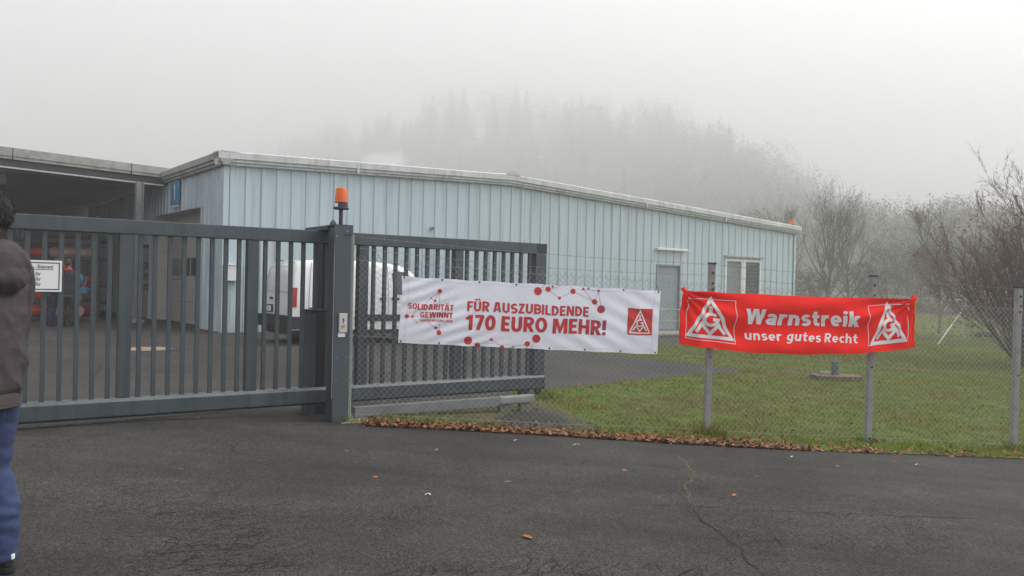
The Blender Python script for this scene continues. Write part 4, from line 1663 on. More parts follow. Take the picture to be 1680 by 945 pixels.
def clip_poly(P, lo, hi):
    for sgn, lim in ((1, lo), (-1, -hi)):
        out = []
        for i in range(len(P)):
            a, b = P[i - 1], P[i]
            da, db = sgn * a[1] - lim, sgn * b[1] - lim
            if (da >= 0) != (db >= 0):
                t = da / (da - db)
                out.append((a[0] + (b[0] - a[0]) * t, a[1] + (b[1] - a[1]) * t))
            if db >= 0:
                out.append(b)
        P = out
        if len(P) < 3:
            return []
    return P


def block_text(s, x, y, width, cap, weight=.19, shear=0.0, slope=0.0, gap=.085):
    """bold sans lettering in banner px (y down); baseline starts at (x, y); returns a list of shapes"""
    global GLYPH
    GLYPH = GLYPH or make_glyphs()
    adv, out = 0.0, []
    items = []
    for ch in s:
        w, parts = GLYPH[ch]
        items.append((ch, adv, parts))
        adv += w + (gap if ch != ' ' else gap * .5)
    total = adv - gap
    for ch, ax, parts in items:
        for p in parts:
            if p[1] == 0:
                vs, fs = p[0]
                polys = [[vs[i] for i in f] for f in fs]
            else:
                vs, fs = stroke(p[0], weight * p[1], len(p) == 3)
                lo, hi = (p[2], p[3]) if len(p) == 4 else (-.4, 1.0)
                if ch.isupper() or ch.isdigit() or ch in 'rnkhia':
                    lo = max(lo, 0.0)
                if len(p) < 4 and ch in 'kh':
                    hi = 1.02
                polys = [clip_poly([vs[i] for i in f], lo, hi) for f in fs]
            V, F = [], []
            for P in polys:
                if len(P) < 3:
                    continue
                o = len(V)
                V += [(x + (ax + q[0] + shear * q[1]) / total * width, y - q[1] * cap + slope * (ax + q[0]) / total * width) for q in P]
                F.append(tuple(range(o, o + len(P))))
            if F:
                out.append((V, F))
    return out


def emblem(x0, y0, w, h, sw=0.062):
    """triangle with I, G and M inside, as on both banners"""
    out = []
    T = lambda q: (x0 + q[0] * w, y0 + q[1] * h)
    W_ = sw * w
    out.append(stroke([T((.5, .08)), T((.93, .93)), T((.07, .93))], W_, True))
    out.append(stroke([T((.5, .24)), T((.5, .39))], W_))
    gpts = []
    for k in range(19):
        a = math.radians(-45 - k * (315 / 18.0))
        gpts.append(T((.5 + .135 * math.cos(a), .545 + .125 * math.sin(a))))
    gpts.append(T((.53, .545)))
    out.append(stroke(gpts, W_ * .95))
    out.append(stroke([T((.21, .845)), T((.335, .655)), T((.5, .86)), T((.665, .655)), T((.79, .845))], W_))
    return out


def drape(name, shapes, S, m, parent, off, step, tint=None, smooth=True):
    """cut flat shapes into small pieces and lay them on the cloth surface S(x, y) -> point, normal"""
    mb = MB()
    for k, (vs, fs) in enumerate(shapes):
        bm = bmesh.new()
        bv = [bm.verts.new((v[0], v[1], 0)) for v in vs]
        for f in fs:
            try:
                bm.faces.new([bv[i] for i in f])
            except ValueError:
                pass
        xs, ys = [v[0] for v in vs], [v[1] for v in vs]
        for ax, lo, hi in ((0, min(xs), max(xs)), (1, min(ys), max(ys))):
            q = math.ceil(lo / step) * step
            while q < hi:
                bmesh.ops.bisect_plane(bm, geom=bm.verts[:] + bm.edges[:] + bm.faces[:], plane_co=(q, q, 0), plane_no=(1, 0, 0) if ax == 0 else (0, 1, 0), dist=1e-6)
                q += step
        for v in bm.verts:
            p, nn = S(v.co.x, v.co.y)
            v.co = p + nn * (off + 0.0004 * (k % 5))
        mb.bm(bm)
    me = bpy.data.meshes.new(name)
    me.from_pydata(mb.v, [], mb.f)
    o = link(name, me, m, parent, False)
    if tint:
        at = me.color_attributes.new('tint', 'FLOAT_COLOR', 'POINT')
        for i, v in enumerate(me.vertices):
            at.data[i].color = (*tint(v.co), 1)
    return o


def banner_surface(TL, TR_, BRc, BL_, Wd, top_sag, bot_sag, disp, inplane=None):
    """corner (s, z) pairs in fence coordinates; returns S(x, y) with y measured down in px of a Wd wide banner"""
    def pos(x, y, H):
        a, b = x / Wd, y / H
        s = (TL[0] * (1 - a) + TR_[0] * a) * (1 - b) + (BL_[0] * (1 - a) + BRc[0] * a) * b
        zt = TL[1] * (1 - a) + TR_[1] * a - top_sag(a)
        zb = BL_[1] * (1 - a) + BRc[1] * a - bot_sag(a)
        z = zt * (1 - b) + zb * b
        if inplane:
            ds, dz = inplane(a, b)
            s, z = s + ds, z + dz
        return Vector((s, -disp(a, b), z))
    return pos


# ------------------------------------------------------------------ white banner
OFFB = -0.03


def fh(u, v):
    return FEN.hit(u, v, OFFB)


WB = thing('banner', 'white banner with red lettering and dots hung on the chain link fence', 'banner', FEN.world(0, OFFB, 0), FEN.rz, 'banners on the fence')
cTL, cTR, cBR, cBL = fh(659, 453), fh(1084, 477), fh(1077, 581), fh(655, 562)
WW, WH = 425.0, 107.0


def wdisp(a, b):
    n1 = mnoise.noise((a * 5 + b * 1.4, b * 1.2 - a * 1.0, 3.1))
    c = 0.006 * math.exp(-((a - b * .25) ** 2) / .02) * math.sin((a + b * 0.6) * 60)
    c += 0.004 * math.exp(-((1 - a - b * .3) ** 2) / .03) * math.sin((a - b * 0.5) * 50)
    mesh_ = 0.0005 * math.sin((a * 3.2 + b * 0.8) / 0.047 * PI) + 0.0003 * math.sin((a * 3.2 - b * 0.8) / 0.047 * PI)
    scal = 0.004 * math.sin(a * 7 * 2 * PI) * (1 - b) ** 3
    return 0.012 + 0.014 * n1 + c + mesh_ + scal + .01 * math.sin(b * PI)


wpos = banner_surface(cTL, cTR, cBR, cBL, WW, lambda a: .010 * (1 - abs(math.cos(a * 6 * PI))), lambda a: .006 * (1 - abs(math.cos(a * 6 * PI))), wdisp,
                      lambda a, b: ((.012 * math.sin(b * 5.0) * (1 - a) ** 4) - .008 * math.sin(b * 4) * a ** 6, 0))


def wS(x, y):
    p = wpos(x, y, WH)
    e = 1.5
    t1, t2 = wpos(x + e, y, WH) - p, wpos(x, y + e, WH) - p
    nn = t1.cross(t2).normalized()
    if nn.y > 0:
        nn = -nn
    return p, nn


def cloth(name, S, Wd, Hd, nx, ny, m, parent):
    mb = MB()
    vs = [S(Wd * i / nx, Hd * j / ny)[0] for j in range(ny + 1) for i in range(nx + 1)]
    fs = [(j * (nx + 1) + i, j * (nx + 1) + i + 1, (j + 1) * (nx + 1) + i + 1, (j + 1) * (nx + 1) + i) for j in range(ny) for i in range(nx)]
    nb = len(vs)
    back = [S(Wd * i / nx, Hd * j / ny) for j in range(ny + 1) for i in range(nx + 1)]
    vs += [p - n_ * .0012 for p, n_ in back]
    fs += [tuple(q + nb for q in reversed(f)) for f in fs]
    rim = [i for i in range(nx + 1)] + [(j + 1) * (nx + 1) - 1 for j in range(1, ny + 1)] + [ny * (nx + 1) + i for i in range(nx - 1, -1, -1)] + [j * (nx + 1) for j in range(ny - 1, 0, -1)]
    for a, b in zip(rim, rim[1:] + rim[:1]):
        fs.append((a, b, b + nb, a + nb))
    mb.add(vs, fs)
    return mb.build(name, m, parent, True)


M_CLOTHW = mat('banner_white', (0.85, 0.865, 0.95), 0.8, spec=.2, var=0.05, vscale=3, bump=0.15, bscale=300)
M_CLOTHR = mat('banner_red', (0.92, 0.024, 0.017), 0.8, spec=.15, var=0.10, vscale=3, bump=0.12, bscale=300)
M_PRINT = mat('print_red', (1, 1, 1), 0.75, attr=True, var=0.08, vscale=12)
M_PRW = mat('print_white', (0.74, 0.74, 0.76), 0.75, var=0.05)
cloth('fabric', wS, WW, WH, 190, 48, M_CLOTHW, WB)


def wy(u, v):
    return (u - 659, v - (453 + (u - 659) * .0565))


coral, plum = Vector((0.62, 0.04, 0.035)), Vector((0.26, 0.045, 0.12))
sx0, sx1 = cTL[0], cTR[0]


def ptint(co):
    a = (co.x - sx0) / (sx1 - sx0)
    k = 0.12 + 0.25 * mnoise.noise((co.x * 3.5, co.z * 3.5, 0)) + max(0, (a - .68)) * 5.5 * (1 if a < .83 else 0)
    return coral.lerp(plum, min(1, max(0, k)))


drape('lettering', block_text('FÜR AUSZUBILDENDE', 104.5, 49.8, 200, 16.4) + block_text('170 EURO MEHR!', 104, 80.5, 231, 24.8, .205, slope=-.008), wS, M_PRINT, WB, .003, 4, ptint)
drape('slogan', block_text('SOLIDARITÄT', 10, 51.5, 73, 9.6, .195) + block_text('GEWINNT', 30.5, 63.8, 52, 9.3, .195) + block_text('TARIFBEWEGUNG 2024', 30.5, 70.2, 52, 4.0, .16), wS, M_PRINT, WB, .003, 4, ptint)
dots = [(718.9, 477, 3.6), (705.5, 487.8, 1.2), (711.8, 492.3, 2.1), (669.1, 517.6, 3.4), (677.7, 517.5, 2), (686, 526.8, 1), (716.2, 536.2, 2.4), (721.6, 544.4, 3.7),
        (768.4, 556.7, 6.8), (783.6, 565.0, 4.5), (805.8, 556.3, 2.4), (823.7, 568.5, 3.2), (864.6, 564.2, 4.5), (878.8, 555.5, 6.8),
        (877.5, 477.4, 6.6), (894.2, 473.6, 4.4), (913.4, 487.8, 2.4), (935.4, 477.8, 4.4), (952, 473.9, 2), (978, 475.7, 2), (972.1, 494.3, 4.4), (984.2, 506.9, 6.6)]
for u, v, r in dots:
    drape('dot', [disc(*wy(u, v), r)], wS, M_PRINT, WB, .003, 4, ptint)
_l = [(0, 1), (0, 2), (0, (719, 496)), (1, (697, 495)), (1, 2), (3, 4), (4, (688, 516.5)), (4, (682, 508)), (4, 5), (6, (703, 527)), (6, 7), (7, (721, 529)),
      (8, 9), (9, 10), (10, 11), (8, (774, 568)), (12, 13), (12, (836, 569.5)), (12, (864, 572)), (13, (871, 572)),
      (14, 15), (15, 16), (16, 17), (17, 20), (18, 19), (18, 20), (19, 20), (19, 21), (20, 21), (15, (915, 467.7)), (14, (889, 466.4)), (15, (897, 466.8)), (17, (930, 468.5)), (18, (951, 470)), (19, (977, 471.3))]
lines = []
for a, b in _l:
    pa = wy(*dots[a][:2])
    pb_ = wy(*(dots[b][:2] if isinstance(b, int) else b))
    lines.append(stroke([pa, pb_], .55))
for l_ in lines:
    drape('dot_link', [l_], wS, M_PRINT, WB, .002, 4, lambda co: Vector((.45, .09, .09)))
sq = ([(371, 31), (413.5, 31), (413.5, 75.5), (371, 75.5)], [(0, 1, 2, 3)])
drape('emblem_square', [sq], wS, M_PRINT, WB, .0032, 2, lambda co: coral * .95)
drape('emblem', emblem(372.5, 31, 39.5, 44, .055), wS, M_PRW, WB, .0048, 2)
gm = MB()
for k in range(8):
    for y in (2.2, WH - 2.4):
        x = 4 + (WW - 8) * k / 7
        p, nn = wS(x, y)
        gm.tube(p + nn * .003, p + nn * .0005, .009, .011, n=12)
gm.build_each('grommet', M_STEELD, WB)
hm = []
for x in (9.5, WW - 10):
    hm.append(stroke([(x, 1), (x, WH - 1)], .5))
for y in (5.5, WH - 5.5):
    hm.append(stroke([(1, y), (WW - 1, y)], .4))
drape('hem_stitching', hm, wS, mat('stitch', (.55, .56, .62), .8), WB, .0018, 4)
rp = MB()
for x in (4, WW - 4):
    p, nn = wS(x, 2)
    rp.path([p, p + Vector((0, .005, .03)), p + Vector((.01 if x < 9 else -.01, .02, .07))], .003, 5)
rp.build_each('tie', M_GATE_D, WB)

# ------------------------------------------------------------------ red banner
RB = thing('banner', 'red banner with white lettering sagging between two fence posts', 'banner', FEN.world(0, OFFB, 0), FEN.rz, 'banners on the fence')
rTL, rTR, rBR, rBL = fh(1117, 476), fh(1498, 490), fh(1498, 570), fh(1113, 564)
RW_, RH_ = 381.0, 88.0
SAGT = 2.2 / 134.0
SAGB = 12.5 / 134.0


def rdisp(a, b):
    d = 0.035
    r0 = math.hypot(a * 2.9, b * .66)
    th0 = math.atan2(b * .66, a * 2.9 + 1e-6)
    d += .022 * math.exp(-r0 / .8) * math.sin(th0 * 17 + .6) * min(1, r0 * 6)
    r1 = math.hypot((1 - a) * 2.9, b * .66)
    th1 = math.atan2(b * .66, (1 - a) * 2.9 + 1e-6)
    d += .028 * math.exp(-r1 / .7) * math.sin(th1 * 19 + 1.1) * min(1, r1 * 6)
    d += .026 * math.sin(b * 9.0 - 5.0 * (a - .5) ** 2 * 4) * max(0, math.sin(a * PI)) ** .7
    d += .013 * mnoise.noise((a * 7, b * 2.2, 9)) + .006 * mnoise.noise((a * 16, b * 6, 4))
    d += .035 * b * math.sin(a * PI)
    return d


def rin(a, b):
    ds = .018 * mnoise.noise((a * 6, b * 5.5, 2.2)) * math.sin(min(1, max(0, b)) * PI)
    left = math.exp(-a / .02)
    ds += (-.02 * math.sin(b * 3) + .03 * math.exp(-b * 9)) * left
    dz = .010 * mnoise.noise((a * 9, b * 3, 7.7)) - .03 * math.exp(-abs(a - .02) / .012) * 0
    return ds, dz


rpos = banner_surface(rTL, rTR, rBR, rBL, RW_, lambda a: SAGT * math.sin(a * PI), lambda a: SAGB * max(0, math.sin(min(1, max(0, a)) * PI)) ** .8, rdisp, rin)


def rS(x, y):
    p = rpos(x, y, RH_)
    e = 1.2
    t1, t2 = rpos(x + e, y, RH_) - p, rpos(x, y + e, RH_) - p
    nn = t1.cross(t2).normalized()
    if nn.y > 0:
        nn = -nn
    return p, nn


cloth('fabric', rS, RW_, RH_, 200, 60, M_CLOTHR, RB)


def ry_(u, v):
    """photo pixel -> banner px, undoing the sag"""
    a = (u - 1116) / 383.0
    top = 476 + 14 * a + 2.2 * math.sin(min(1, max(0, a)) * PI)
    bot = 564 + 6 * a + 12.5 * max(0, math.sin(min(1, max(0, a)) * PI)) ** .8
    return (a * RW_, (v - top) / (bot - top) * RH_)


def warp(shape):
    vs, fs = shape
    return [ry_(*v) for v in vs], fs


drape('headline', [warp(q) for q in block_text('Warnstreik', 1217.5, 531.5, 186, 25, .20, slope=.026)], rS, M_PRW, RB, .003, 3)
for t_ in (block_text('unser', 1217.5, 556, 58, 14.5, .165, slope=.03), block_text('gutes Recht', 1282, 558, 117, 14.5, .16, .2, slope=.034)):
    drape('subline', [warp(q) for q in t_], rS, M_PRW, RB, .003, 3)
fr1 = stroke([(1127, 488), (1201, 493), (1202, 563), (1124.5, 553)], .9, True)
fr2 = stroke([(1419.5, 502), (1488, 498), (1485, 560), (1418, 566)], .9, True)
for f_ in (fr1, fr2):
    drape('emblem_frame', [warp(f_)], rS, M_PRW, RB, .0025, 2.5)


def skewed(shape, f):
    return [f(*v) for v in shape[0]], shape[1]


e1_ = [skewed(s, lambda x, y: (x, y + (x - 1163) * .12)) for s in emblem(1123.5, 484.5, 79, 72, .068)]
e2_ = [skewed(s, lambda x, y: (x, y - (x - 1454) * .10)) for s in emblem(1420, 494, 66, 71, .075)]
for e_ in (e1_, e2_):
    drape('emblem', [warp(s) for s in e_], rS, M_PRW, RB, .003, 2.5)
kn = MB()
for x, sgn in ((0, -1), (RW_, 1)):
    p, nn = rS(x, 0)
    q = p + Vector((0, .01, 0))
    kn.path([q + Vector((-sgn * .06, 0, -.03)), q, q + Vector((sgn * .015, .01, .02)), q + Vector((sgn * .0, .03, .035)), q + Vector((-sgn * .02, .02, .01))], .02, 8, [.012, .022, .020, .014, .01])
kn.build_each('corner_knot', M_CLOTHR, RB, True)
ys, yz1 = FEN.hit(1500.5, 488, OFFB)
ys2, yz0 = FEN.hit(1496, 566, OFFB)
yt = thing('yellow_strap', 'narrow yellow strap hanging at the end of the red banner', 'strap', FEN.world(0, OFFB, 0), FEN.rz)
m_ = MB()
P = []
for k in range(13):
    w_ = k / 12
    P.append((ys * (1 - w_) + ys2 * w_ + .006, -.006 - .004 * math.sin(k), yz1 * (1 - w_) + yz0 * w_))
vs = []
for x, y, z in P:
    vs += [(x - .013, y, z), (x + .015, y - .004, z), (x + .015, y + .001, z), (x - .013, y + .005, z)]
m_.add(vs, [(i * 4 + k, i * 4 + (k + 1) % 4, i * 4 + 4 + (k + 1) % 4, i * 4 + 4 + k) for i in range(12) for k in range(4)] + [(0, 1, 2, 3), (48, 49, 50, 51)])
m_.build('webbing', M_YELLOW, yt)
m_ = MB()
m_.bbox(ys - .02, ys + .03, -.02, .004, yz1 - .06, yz1 + .01, .006)
m_.build('buckle', M_YELLOW, yt)

# ------------------------------------------------------------------ sign on the gate
SO = -0.075
gs0, gsz1 = GATE.hit(-8, 424, SO)
gs1, gsz0 = GATE.hit(101, 479, SO)
gsz1 = GATE.hit(100, 428, SO)[1]
sgn = thing('gate_sign', 'white sign with black border fixed to the gate bars', 'sign', (GATE.P.x, GATE.P.y, 0), GATE.rz)
m_ = MB()
m_.bbox(gs0, gs1, SO, SO + .012, gsz0, gsz1, .003)
m_.build('board', M_SIGNW, sgn)
bw = .009
fr = stroke([(gs0 + .022, gsz0 + .022), (gs1 - .022, gsz0 + .022), (gs1 - .022, gsz1 - .022), (gs0 + .022, gsz1 - .022)], bw, True)
m_ = MB()
m_.add([(x, SO - .0012, z) for x, z in fr[0]], fr[1])
m_.build('border', M_INK, sgn)


def sign_text(s, u0, v0, u1, cap, bold=.0, underline=False):
    x0, z0 = GATE.hit(u0, v0, SO)
    x1, _ = GATE.hit(u1, v0, SO)
    vs, fs = text2d(s, bold)
    wd = max(v[0] for v in vs)
    out = MB()
    out.add([(x0 + v[0] / wd * (x1 - x0), SO - .0013, z0 + v[1] * cap) for v in vs], fs)
    if underline:
        out.add([(x0, SO - .0013, z0 - .012), (x1, SO - .0013, z0 - .012), (x1, SO - .0013, z0 - .007), (x0, SO - .0013, z0 - .007)], [(0, 1, 2, 3)])
    return out


m_ = sign_text('- Shipment', 57, 440, 87.5, .034, .012, True)
for v in (452, 460.5, 469):
    q = sign_text('Uhr', 55, v, 67, .034, .012)
    m_.add(q.v, q.f)
me = bpy.data.meshes.new('lettering')
me.from_pydata(m_.v, [], m_.f)
link('lettering', me, M_INK, sgn)
# ------------------------------------------------------------------ white delivery van
vq = G(487, 566)
vd = HALL.d
vn = Vector((-vd.y, vd.x))
_o = Vector((vq.x, vq.y)) - vd * 0.10 + vn * 0.90
van = thing('delivery_van', 'white delivery van parked beside the blue hall behind the gate', 'van', (_o.x, _o.y, g(_o.x, _o.y) + .0), HALL.rz)
# side outline: x forward from the rear, z up
VTOP = [(0.0, .62), (0.0, 1.02), (.03, 1.35), (.07, 1.60), (.14, 1.76), (.26, 1.83), (.6, 1.86), (1.4, 1.875), (2.2, 1.85), (2.6, 1.80), (2.85, 1.72), (3.25, 1.42), (3.5, 1.20), (3.7, 1.10), (4.1, 1.0), (4.3, .88), (4.38, .70)]


def vtop(x):
    for (a, za), (b, zb) in zip(VTOP, VTOP[1:]):
        if a <= x <= b and b > a:
            return za + (zb - za) * (x - a) / (b - a)
    return VTOP[-1][1]


def vrear(z):
    z = min(max(z, .62), 1.82)
    for (a, za), (b, zb) in zip(VTOP, VTOP[1:]):
        if za <= z <= zb:
            return a + (b - a) * (z - za) / (zb - za + 1e-9)
    return 0.0


def vhalf(x, z):
    base = .895 - .03 * max(0, .35 - x) / .35 - .16 * max(0, x - 3.5) ** 2
    if z > 1.0:
        base -= .16 * ((z - 1.0) / .85) ** 1.6
    if z < .55:
        base -= .03 * (.55 - z) / .3
    return base


stX = [0.0, .03, .07, .14, .26, .45, .8, 1.2, 1.6, 2.0, 2.3, 2.6, 2.85, 3.05, 3.25, 3.5, 3.7, 4.0, 4.2, 4.32, 4.38]
zfr = [0, .12, .28, .45, .6, .74, .86, .94, .985]
vb = MB()
rings = []
for x in stX:
    zt, zb = (max(vtop(x), 1.02) if x == 0 else vtop(x)), .30
    if x == 0.0:
        zt = 1.02
    half = []
    for f in zfr:
        z = zb + (zt - zb) * f
        y = vhalf(x, z)
        k = (zt - z)
        if k < .12 and f > .6:
            y -= .12 - math.sqrt(max(0, .12 ** 2 - (.12 - k) ** 2)) if k < .12 else 0
        half.append((y, z))
    ring = [(x, -y, z) for y, z in half] + [(x, y, z) for y, z in reversed(half)]
    rings.append(ring)
nr = len(rings[0])
vv = [p for r_ in rings for p in r_]
ff = [(i * nr + k, i * nr + (k + 1) % nr, (i + 1) * nr + (k + 1) % nr, (i + 1) * nr + k) for i in range(len(rings) - 1) for k in range(nr)]
ff += [tuple(range(nr)), tuple(range((len(rings) - 1) * nr, len(rings) * nr))]
vb.add(vv, ff)
vbody = vb.build('body', M_VANW, van, True)


def side(x, z, off):
    return Vector((x, -vhalf(x, z) - off, z))


def side_patch(name, poly, m, parent, off, step=.12):
    mb = MB()
    bm = bmesh.new()
    bm.faces.new([bm.verts.new((p[0], p[1], 0)) for p in poly])
    xs, zs = [p[0] for p in poly], [p[1] for p in poly]
    for ax, lo, hi in ((0, min(xs), max(xs)), (1, min(zs), max(zs))):
        q = math.ceil(lo / step) * step
        while q < hi:
            bmesh.ops.bisect_plane(bm, geom=bm.verts[:] + bm.edges[:] + bm.faces[:], plane_co=(q, q, 0), plane_no=(1, 0, 0) if ax == 0 else (0, 1, 0), dist=1e-6)
            q += step
    for v in bm.verts:
        v.co = side(v.co.x, v.co.y, off)
    mb.bm(bm)
    return mb.build(name, m, parent, True)


def side_line(mb, pts, w, off, closed=False):
    fine = []
    q = pts + ([pts[0]] if closed else [])
    for a, b in zip(q, q[1:]):
        n = max(1, int(math.hypot(b[0] - a[0], b[1] - a[1]) / .08))
        fine += [(a[0] + (b[0] - a[0]) * k / n, a[1] + (b[1] - a[1]) * k / n) for k in range(n)]
    fine.append(q[-1])
    vs, fs = stroke(fine, w)
    mb.add([side(x, z, off) for x, z in vs], fs)


M_SEAM = mat('seam', (0.10, 0.10, 0.105), 0.7)
M_VANSH = mat('van_white_shaded', (0.62, 0.63, 0.65), 0.3)  # darker copy of the van white; recess shade put into the colour
sm = MB()
side_line(sm, [(.34, .5), (.36, 1.1), (.40, 1.5), (.46, 1.78)], .012, .003)
side_line(sm, [(1.35, .55), (1.35, 1.2), (1.40, 1.74)], .012, .003)
side_line(sm, [(2.28, .5), (2.28, 1.2), (2.30, 1.74)], .012, .003)
side_line(sm, [(3.28, .5), (3.34, 1.0), (3.22, 1.30)], .012, .003)
side_line(sm, [(1.35, .56), (2.28, .54), (3.28, .52)], .010, .003)
sm.build('door_seams', M_SEAM, vbody)
rr = lambda x0, x1, z0, z1, r=.1: [(x0 + r - r * math.cos(t), z1 - r + r * math.sin(t)) for t in np.linspace(0, PI / 2, 5)] + [(x1 - r + r * math.sin(t), z1 - r + r * math.cos(t)) for t in np.linspace(0, PI / 2, 5)] + [(x1 - r + r * math.cos(t), z0 + r - r * math.sin(t)) for t in np.linspace(0, PI / 2, 5)] + [(x0 + r - r * math.sin(t), z0 + r - r * math.cos(t)) for t in np.linspace(0, PI / 2, 5)]
side_patch('side_panel', rr(.56, 1.26, 1.12, 1.66), M_VANSH, vbody, .004)
side_patch('side_panel', rr(1.48, 2.18, 1.12, 1.64), M_VANSH, vbody, .004)
sw_ = side_patch('side_window', [(2.42, 1.10), (2.40, 1.58), (2.50, 1.64), (2.72, 1.62), (3.0, 1.42), (3.2, 1.16), (3.12, 1.08)], mat('van_glass', (.045, .075, .065), .1, var=.5, vscale=2), van, .006)
side_patch('rub_strip', [(1.45, .50), (3.2, .48), (3.2, .63), (1.45, .65)], M_BLACKP, vbody, .015)
side_patch('rub_strip', [(.36, .60), (.36, .80), (.44, .80), (.52, .60)], M_BLACKP, vbody, .008)
for x0, x1, z in ((.98, 1.24, 1.0), (2.36, 2.56, 1.0), (2.06, 2.22, 1.0)):
    mb = MB()
    a, b = side(x0, z, .022), side(x1, z, .022)
    mb.bbox(x0, x1, a.y - .012, a.y + .02, z - .028, z + .028, .01)
    mb.build('handle', M_BLACKP, van)
# rear: doors, lights, plate, bumper
def rx(y, z, off):
    return Vector((vrear(z) - off, y, z))


def rear_line(mb, pts, w, off):
    fine = []
    for a, b in zip(pts, pts[1:]):
        n = max(1, int(math.hypot(b[0] - a[0], b[1] - a[1]) / .06))
        fine += [(a[0] + (b[0] - a[0]) * k / n, a[1] + (b[1] - a[1]) * k / n) for k in range(n)]
    fine.append(pts[-1])
    vs, fs = stroke(fine, w)
    mb.add([rx(y, z, off) for y, z in vs], fs)


mb = MB()
rear_line(mb, [(.12, .6), (.12, 1.78)], .014, .004)
rear_line(mb, [(-.72, .62), (-.74, 1.1), (-.70, 1.55), (-.62, 1.74), (-.5, 1.785), (.5, 1.785), (.62, 1.74), (.70, 1.55), (.74, 1.1), (.72, .62)], .012, .004)
rear_line(mb, rr(-.62, .04, 1.12, 1.68, .09), .008, .004)
rear_line(mb, rr(.20, .62, 1.12, 1.68, .09), .008, .004)
mb.build('door_seams', M_SEAM, vbody)
for s_ in (-1, 1):
    mb = MB()
    zs = [.80, .9, 1.0, 1.12, 1.22]
    vs = []
    for z in zs:
        y = vhalf(.03, z)
        vs += [(vrear(z) - .012, s_ * (y - .07), z), (vrear(z) - .012, s_ * (y + .006), z), (vrear(z) + .09, s_ * (y + .010), z)]
    mb.add(vs, [(i * 3 + k, i * 3 + k + 1, i * 3 + k + 4, i * 3 + k + 3) for i in range(4) for k in range(2)])
    mb.build('tail_light', M_RED, van, True)
mb = MB()
mb.prism([(-.92, .34), (.92, .34), (.93, .60), (.62, .62), (-.62, .62), (-.93, .60)], 'x', -.10, .05)
mb.box(.0501, .48, -.925, -.86, .34, .60)
mb.box(.0501, .48, .86, .925, .34, .60)
mb.build('rear_bumper', M_BLACKP, van)
mb = MB()
mb.bbox(-.01, .32, -.70, .70, .20, .335, .02)
mb.build('rear_skirt', M_BLACKP, van)
mb = MB()
mb.bbox(-.035, -.01, .22, .72, .66, .83, .006)
mb.build('plate_recess', M_BLACKP, van)
mb = MB()
mb.bbox(-.042, -.036, .27, .67, .685, .80, .002)
pl_ = mb.build('number_plate', M_SIGNW, van)
vs, fs = text2d('T A', .01)
wd = max(v[0] for v in vs)
me = bpy.data.meshes.new('lettering')
me.from_pydata([(-.044, .58 - v[0] / wd * .22, .705 + v[1] * .075) for v in vs], [], fs)
link('lettering', me, M_INK, pl_)
mb = MB()
mb.bbox(-.03, .0, .24, .40, .95, 1.0, .012)
mb.build('rear_handle', M_BLACKP, van)
mb = MB()
mb.bbox(.05, .09, -.12, .12, 1.795, 1.815, .006)
mb.build('brake_light', M_RED, van)
for x in (.82, 3.55):
    for s_ in (-1, 1):
        mb = MB()
        yo = .80
        mb.tube((x, s_ * (yo - .10), .315), (x, s_ * (yo + .08), .315), .315, n=28)
        wh = mb.build('wheel', M_RUBBER, van, True)
        mb = MB()
        mb.tube((x, s_ * (yo + .081), .315), (x, s_ * (yo + .09), .315), .20, .18, n=24)
        for k in range(8):
            a = k * PI / 4
            mb.tube((x + .05 * math.cos(a), s_ * (yo + .094), .315 + .05 * math.sin(a)), (x + .17 * math.cos(a), s_ * (yo + .092), .315 + .17 * math.sin(a)), .018, n=6)
        mb.build('rim', M_GALV, wh, True)
        mb = MB()
        vs, fs = stroke([(x + .39 * math.cos(t), .315 + .39 * math.sin(t)) for t in np.linspace(-.1, PI + .1, 18)], .10)
        vs2 = [(p[0], s_ * (vhalf(p[0], max(.4, p[1])) + .012), p[1]) for p in vs]
        mb.add(vs2, fs)
        d_, df = disc(x, .33, .355, 26)
        mb.add([(p[0], s_ * (vhalf(p[0], .5) + .003), max(.16, p[1])) for p in d_], df)  # black disc paints the shaded wheel opening, which is not cut out
        mb.build('wheel_arch', M_BLACKP, van)
mb = MB()
mb.bbox(.3, 4.2, -.80, .80, .20, .30, .02)
mb.build('underbody', M_BLACKP, van)
mb = MB()
mb.add([(2.88, -.66, 1.70), (2.88, .66, 1.70), (3.50, .76, 1.22), (3.50, -.76, 1.22)], [(0, 1, 2, 3)])
mb.v = [(x + .015, y, z + .012) for x, y, z in mb.v]
mb.build('windscreen', M_GLASS, van)
for s_ in (-1, 1):
    mb = MB()
    y0, y1 = sorted((s_ * .90, s_ * 1.08))
    mb.bbox(3.02, 3.12, y0, y1, 1.12, 1.36, .03)
    mb.build('wing_mirror', M_BLACKP, van)
    mb = MB()
    mb.bbox(4.18, 4.34, s_ * .62 - .12, s_ * .62 + .12, .74, .90, .03)
    mb.build('headlight', M_GLASS, van)
mb = MB()
mb.bbox(4.30, 4.44, -.80, .80, .34, .66, .03)
mb.build('front_bumper', M_BLACKP, van)
mb = MB()
mb.tube((2.5, -.2, 1.83), (2.36, -.2, 2.02), .006, n=6)
mb.build('aerial', M_BLACKP, van)

# manhole in the yard
mh = G(240, 573)
man = thing('manhole_cover', 'round sand coloured manhole patch in the yard asphalt', 'manhole', (mh.x, mh.y, g(mh.x, mh.y)))
m_ = MB()
m_.lathe([(.52, .0), (.52, .007), (.44, .010)], n=40)
m_.build('rim', M_STEELD, man)
m_ = MB()
m_.lathe([(.435, .004), (.43, .012), (.001, .013)], n=36)
m_.build('cover', mat('sandy', (.30, .225, .14), .95, var=.4, vscale=6), man)

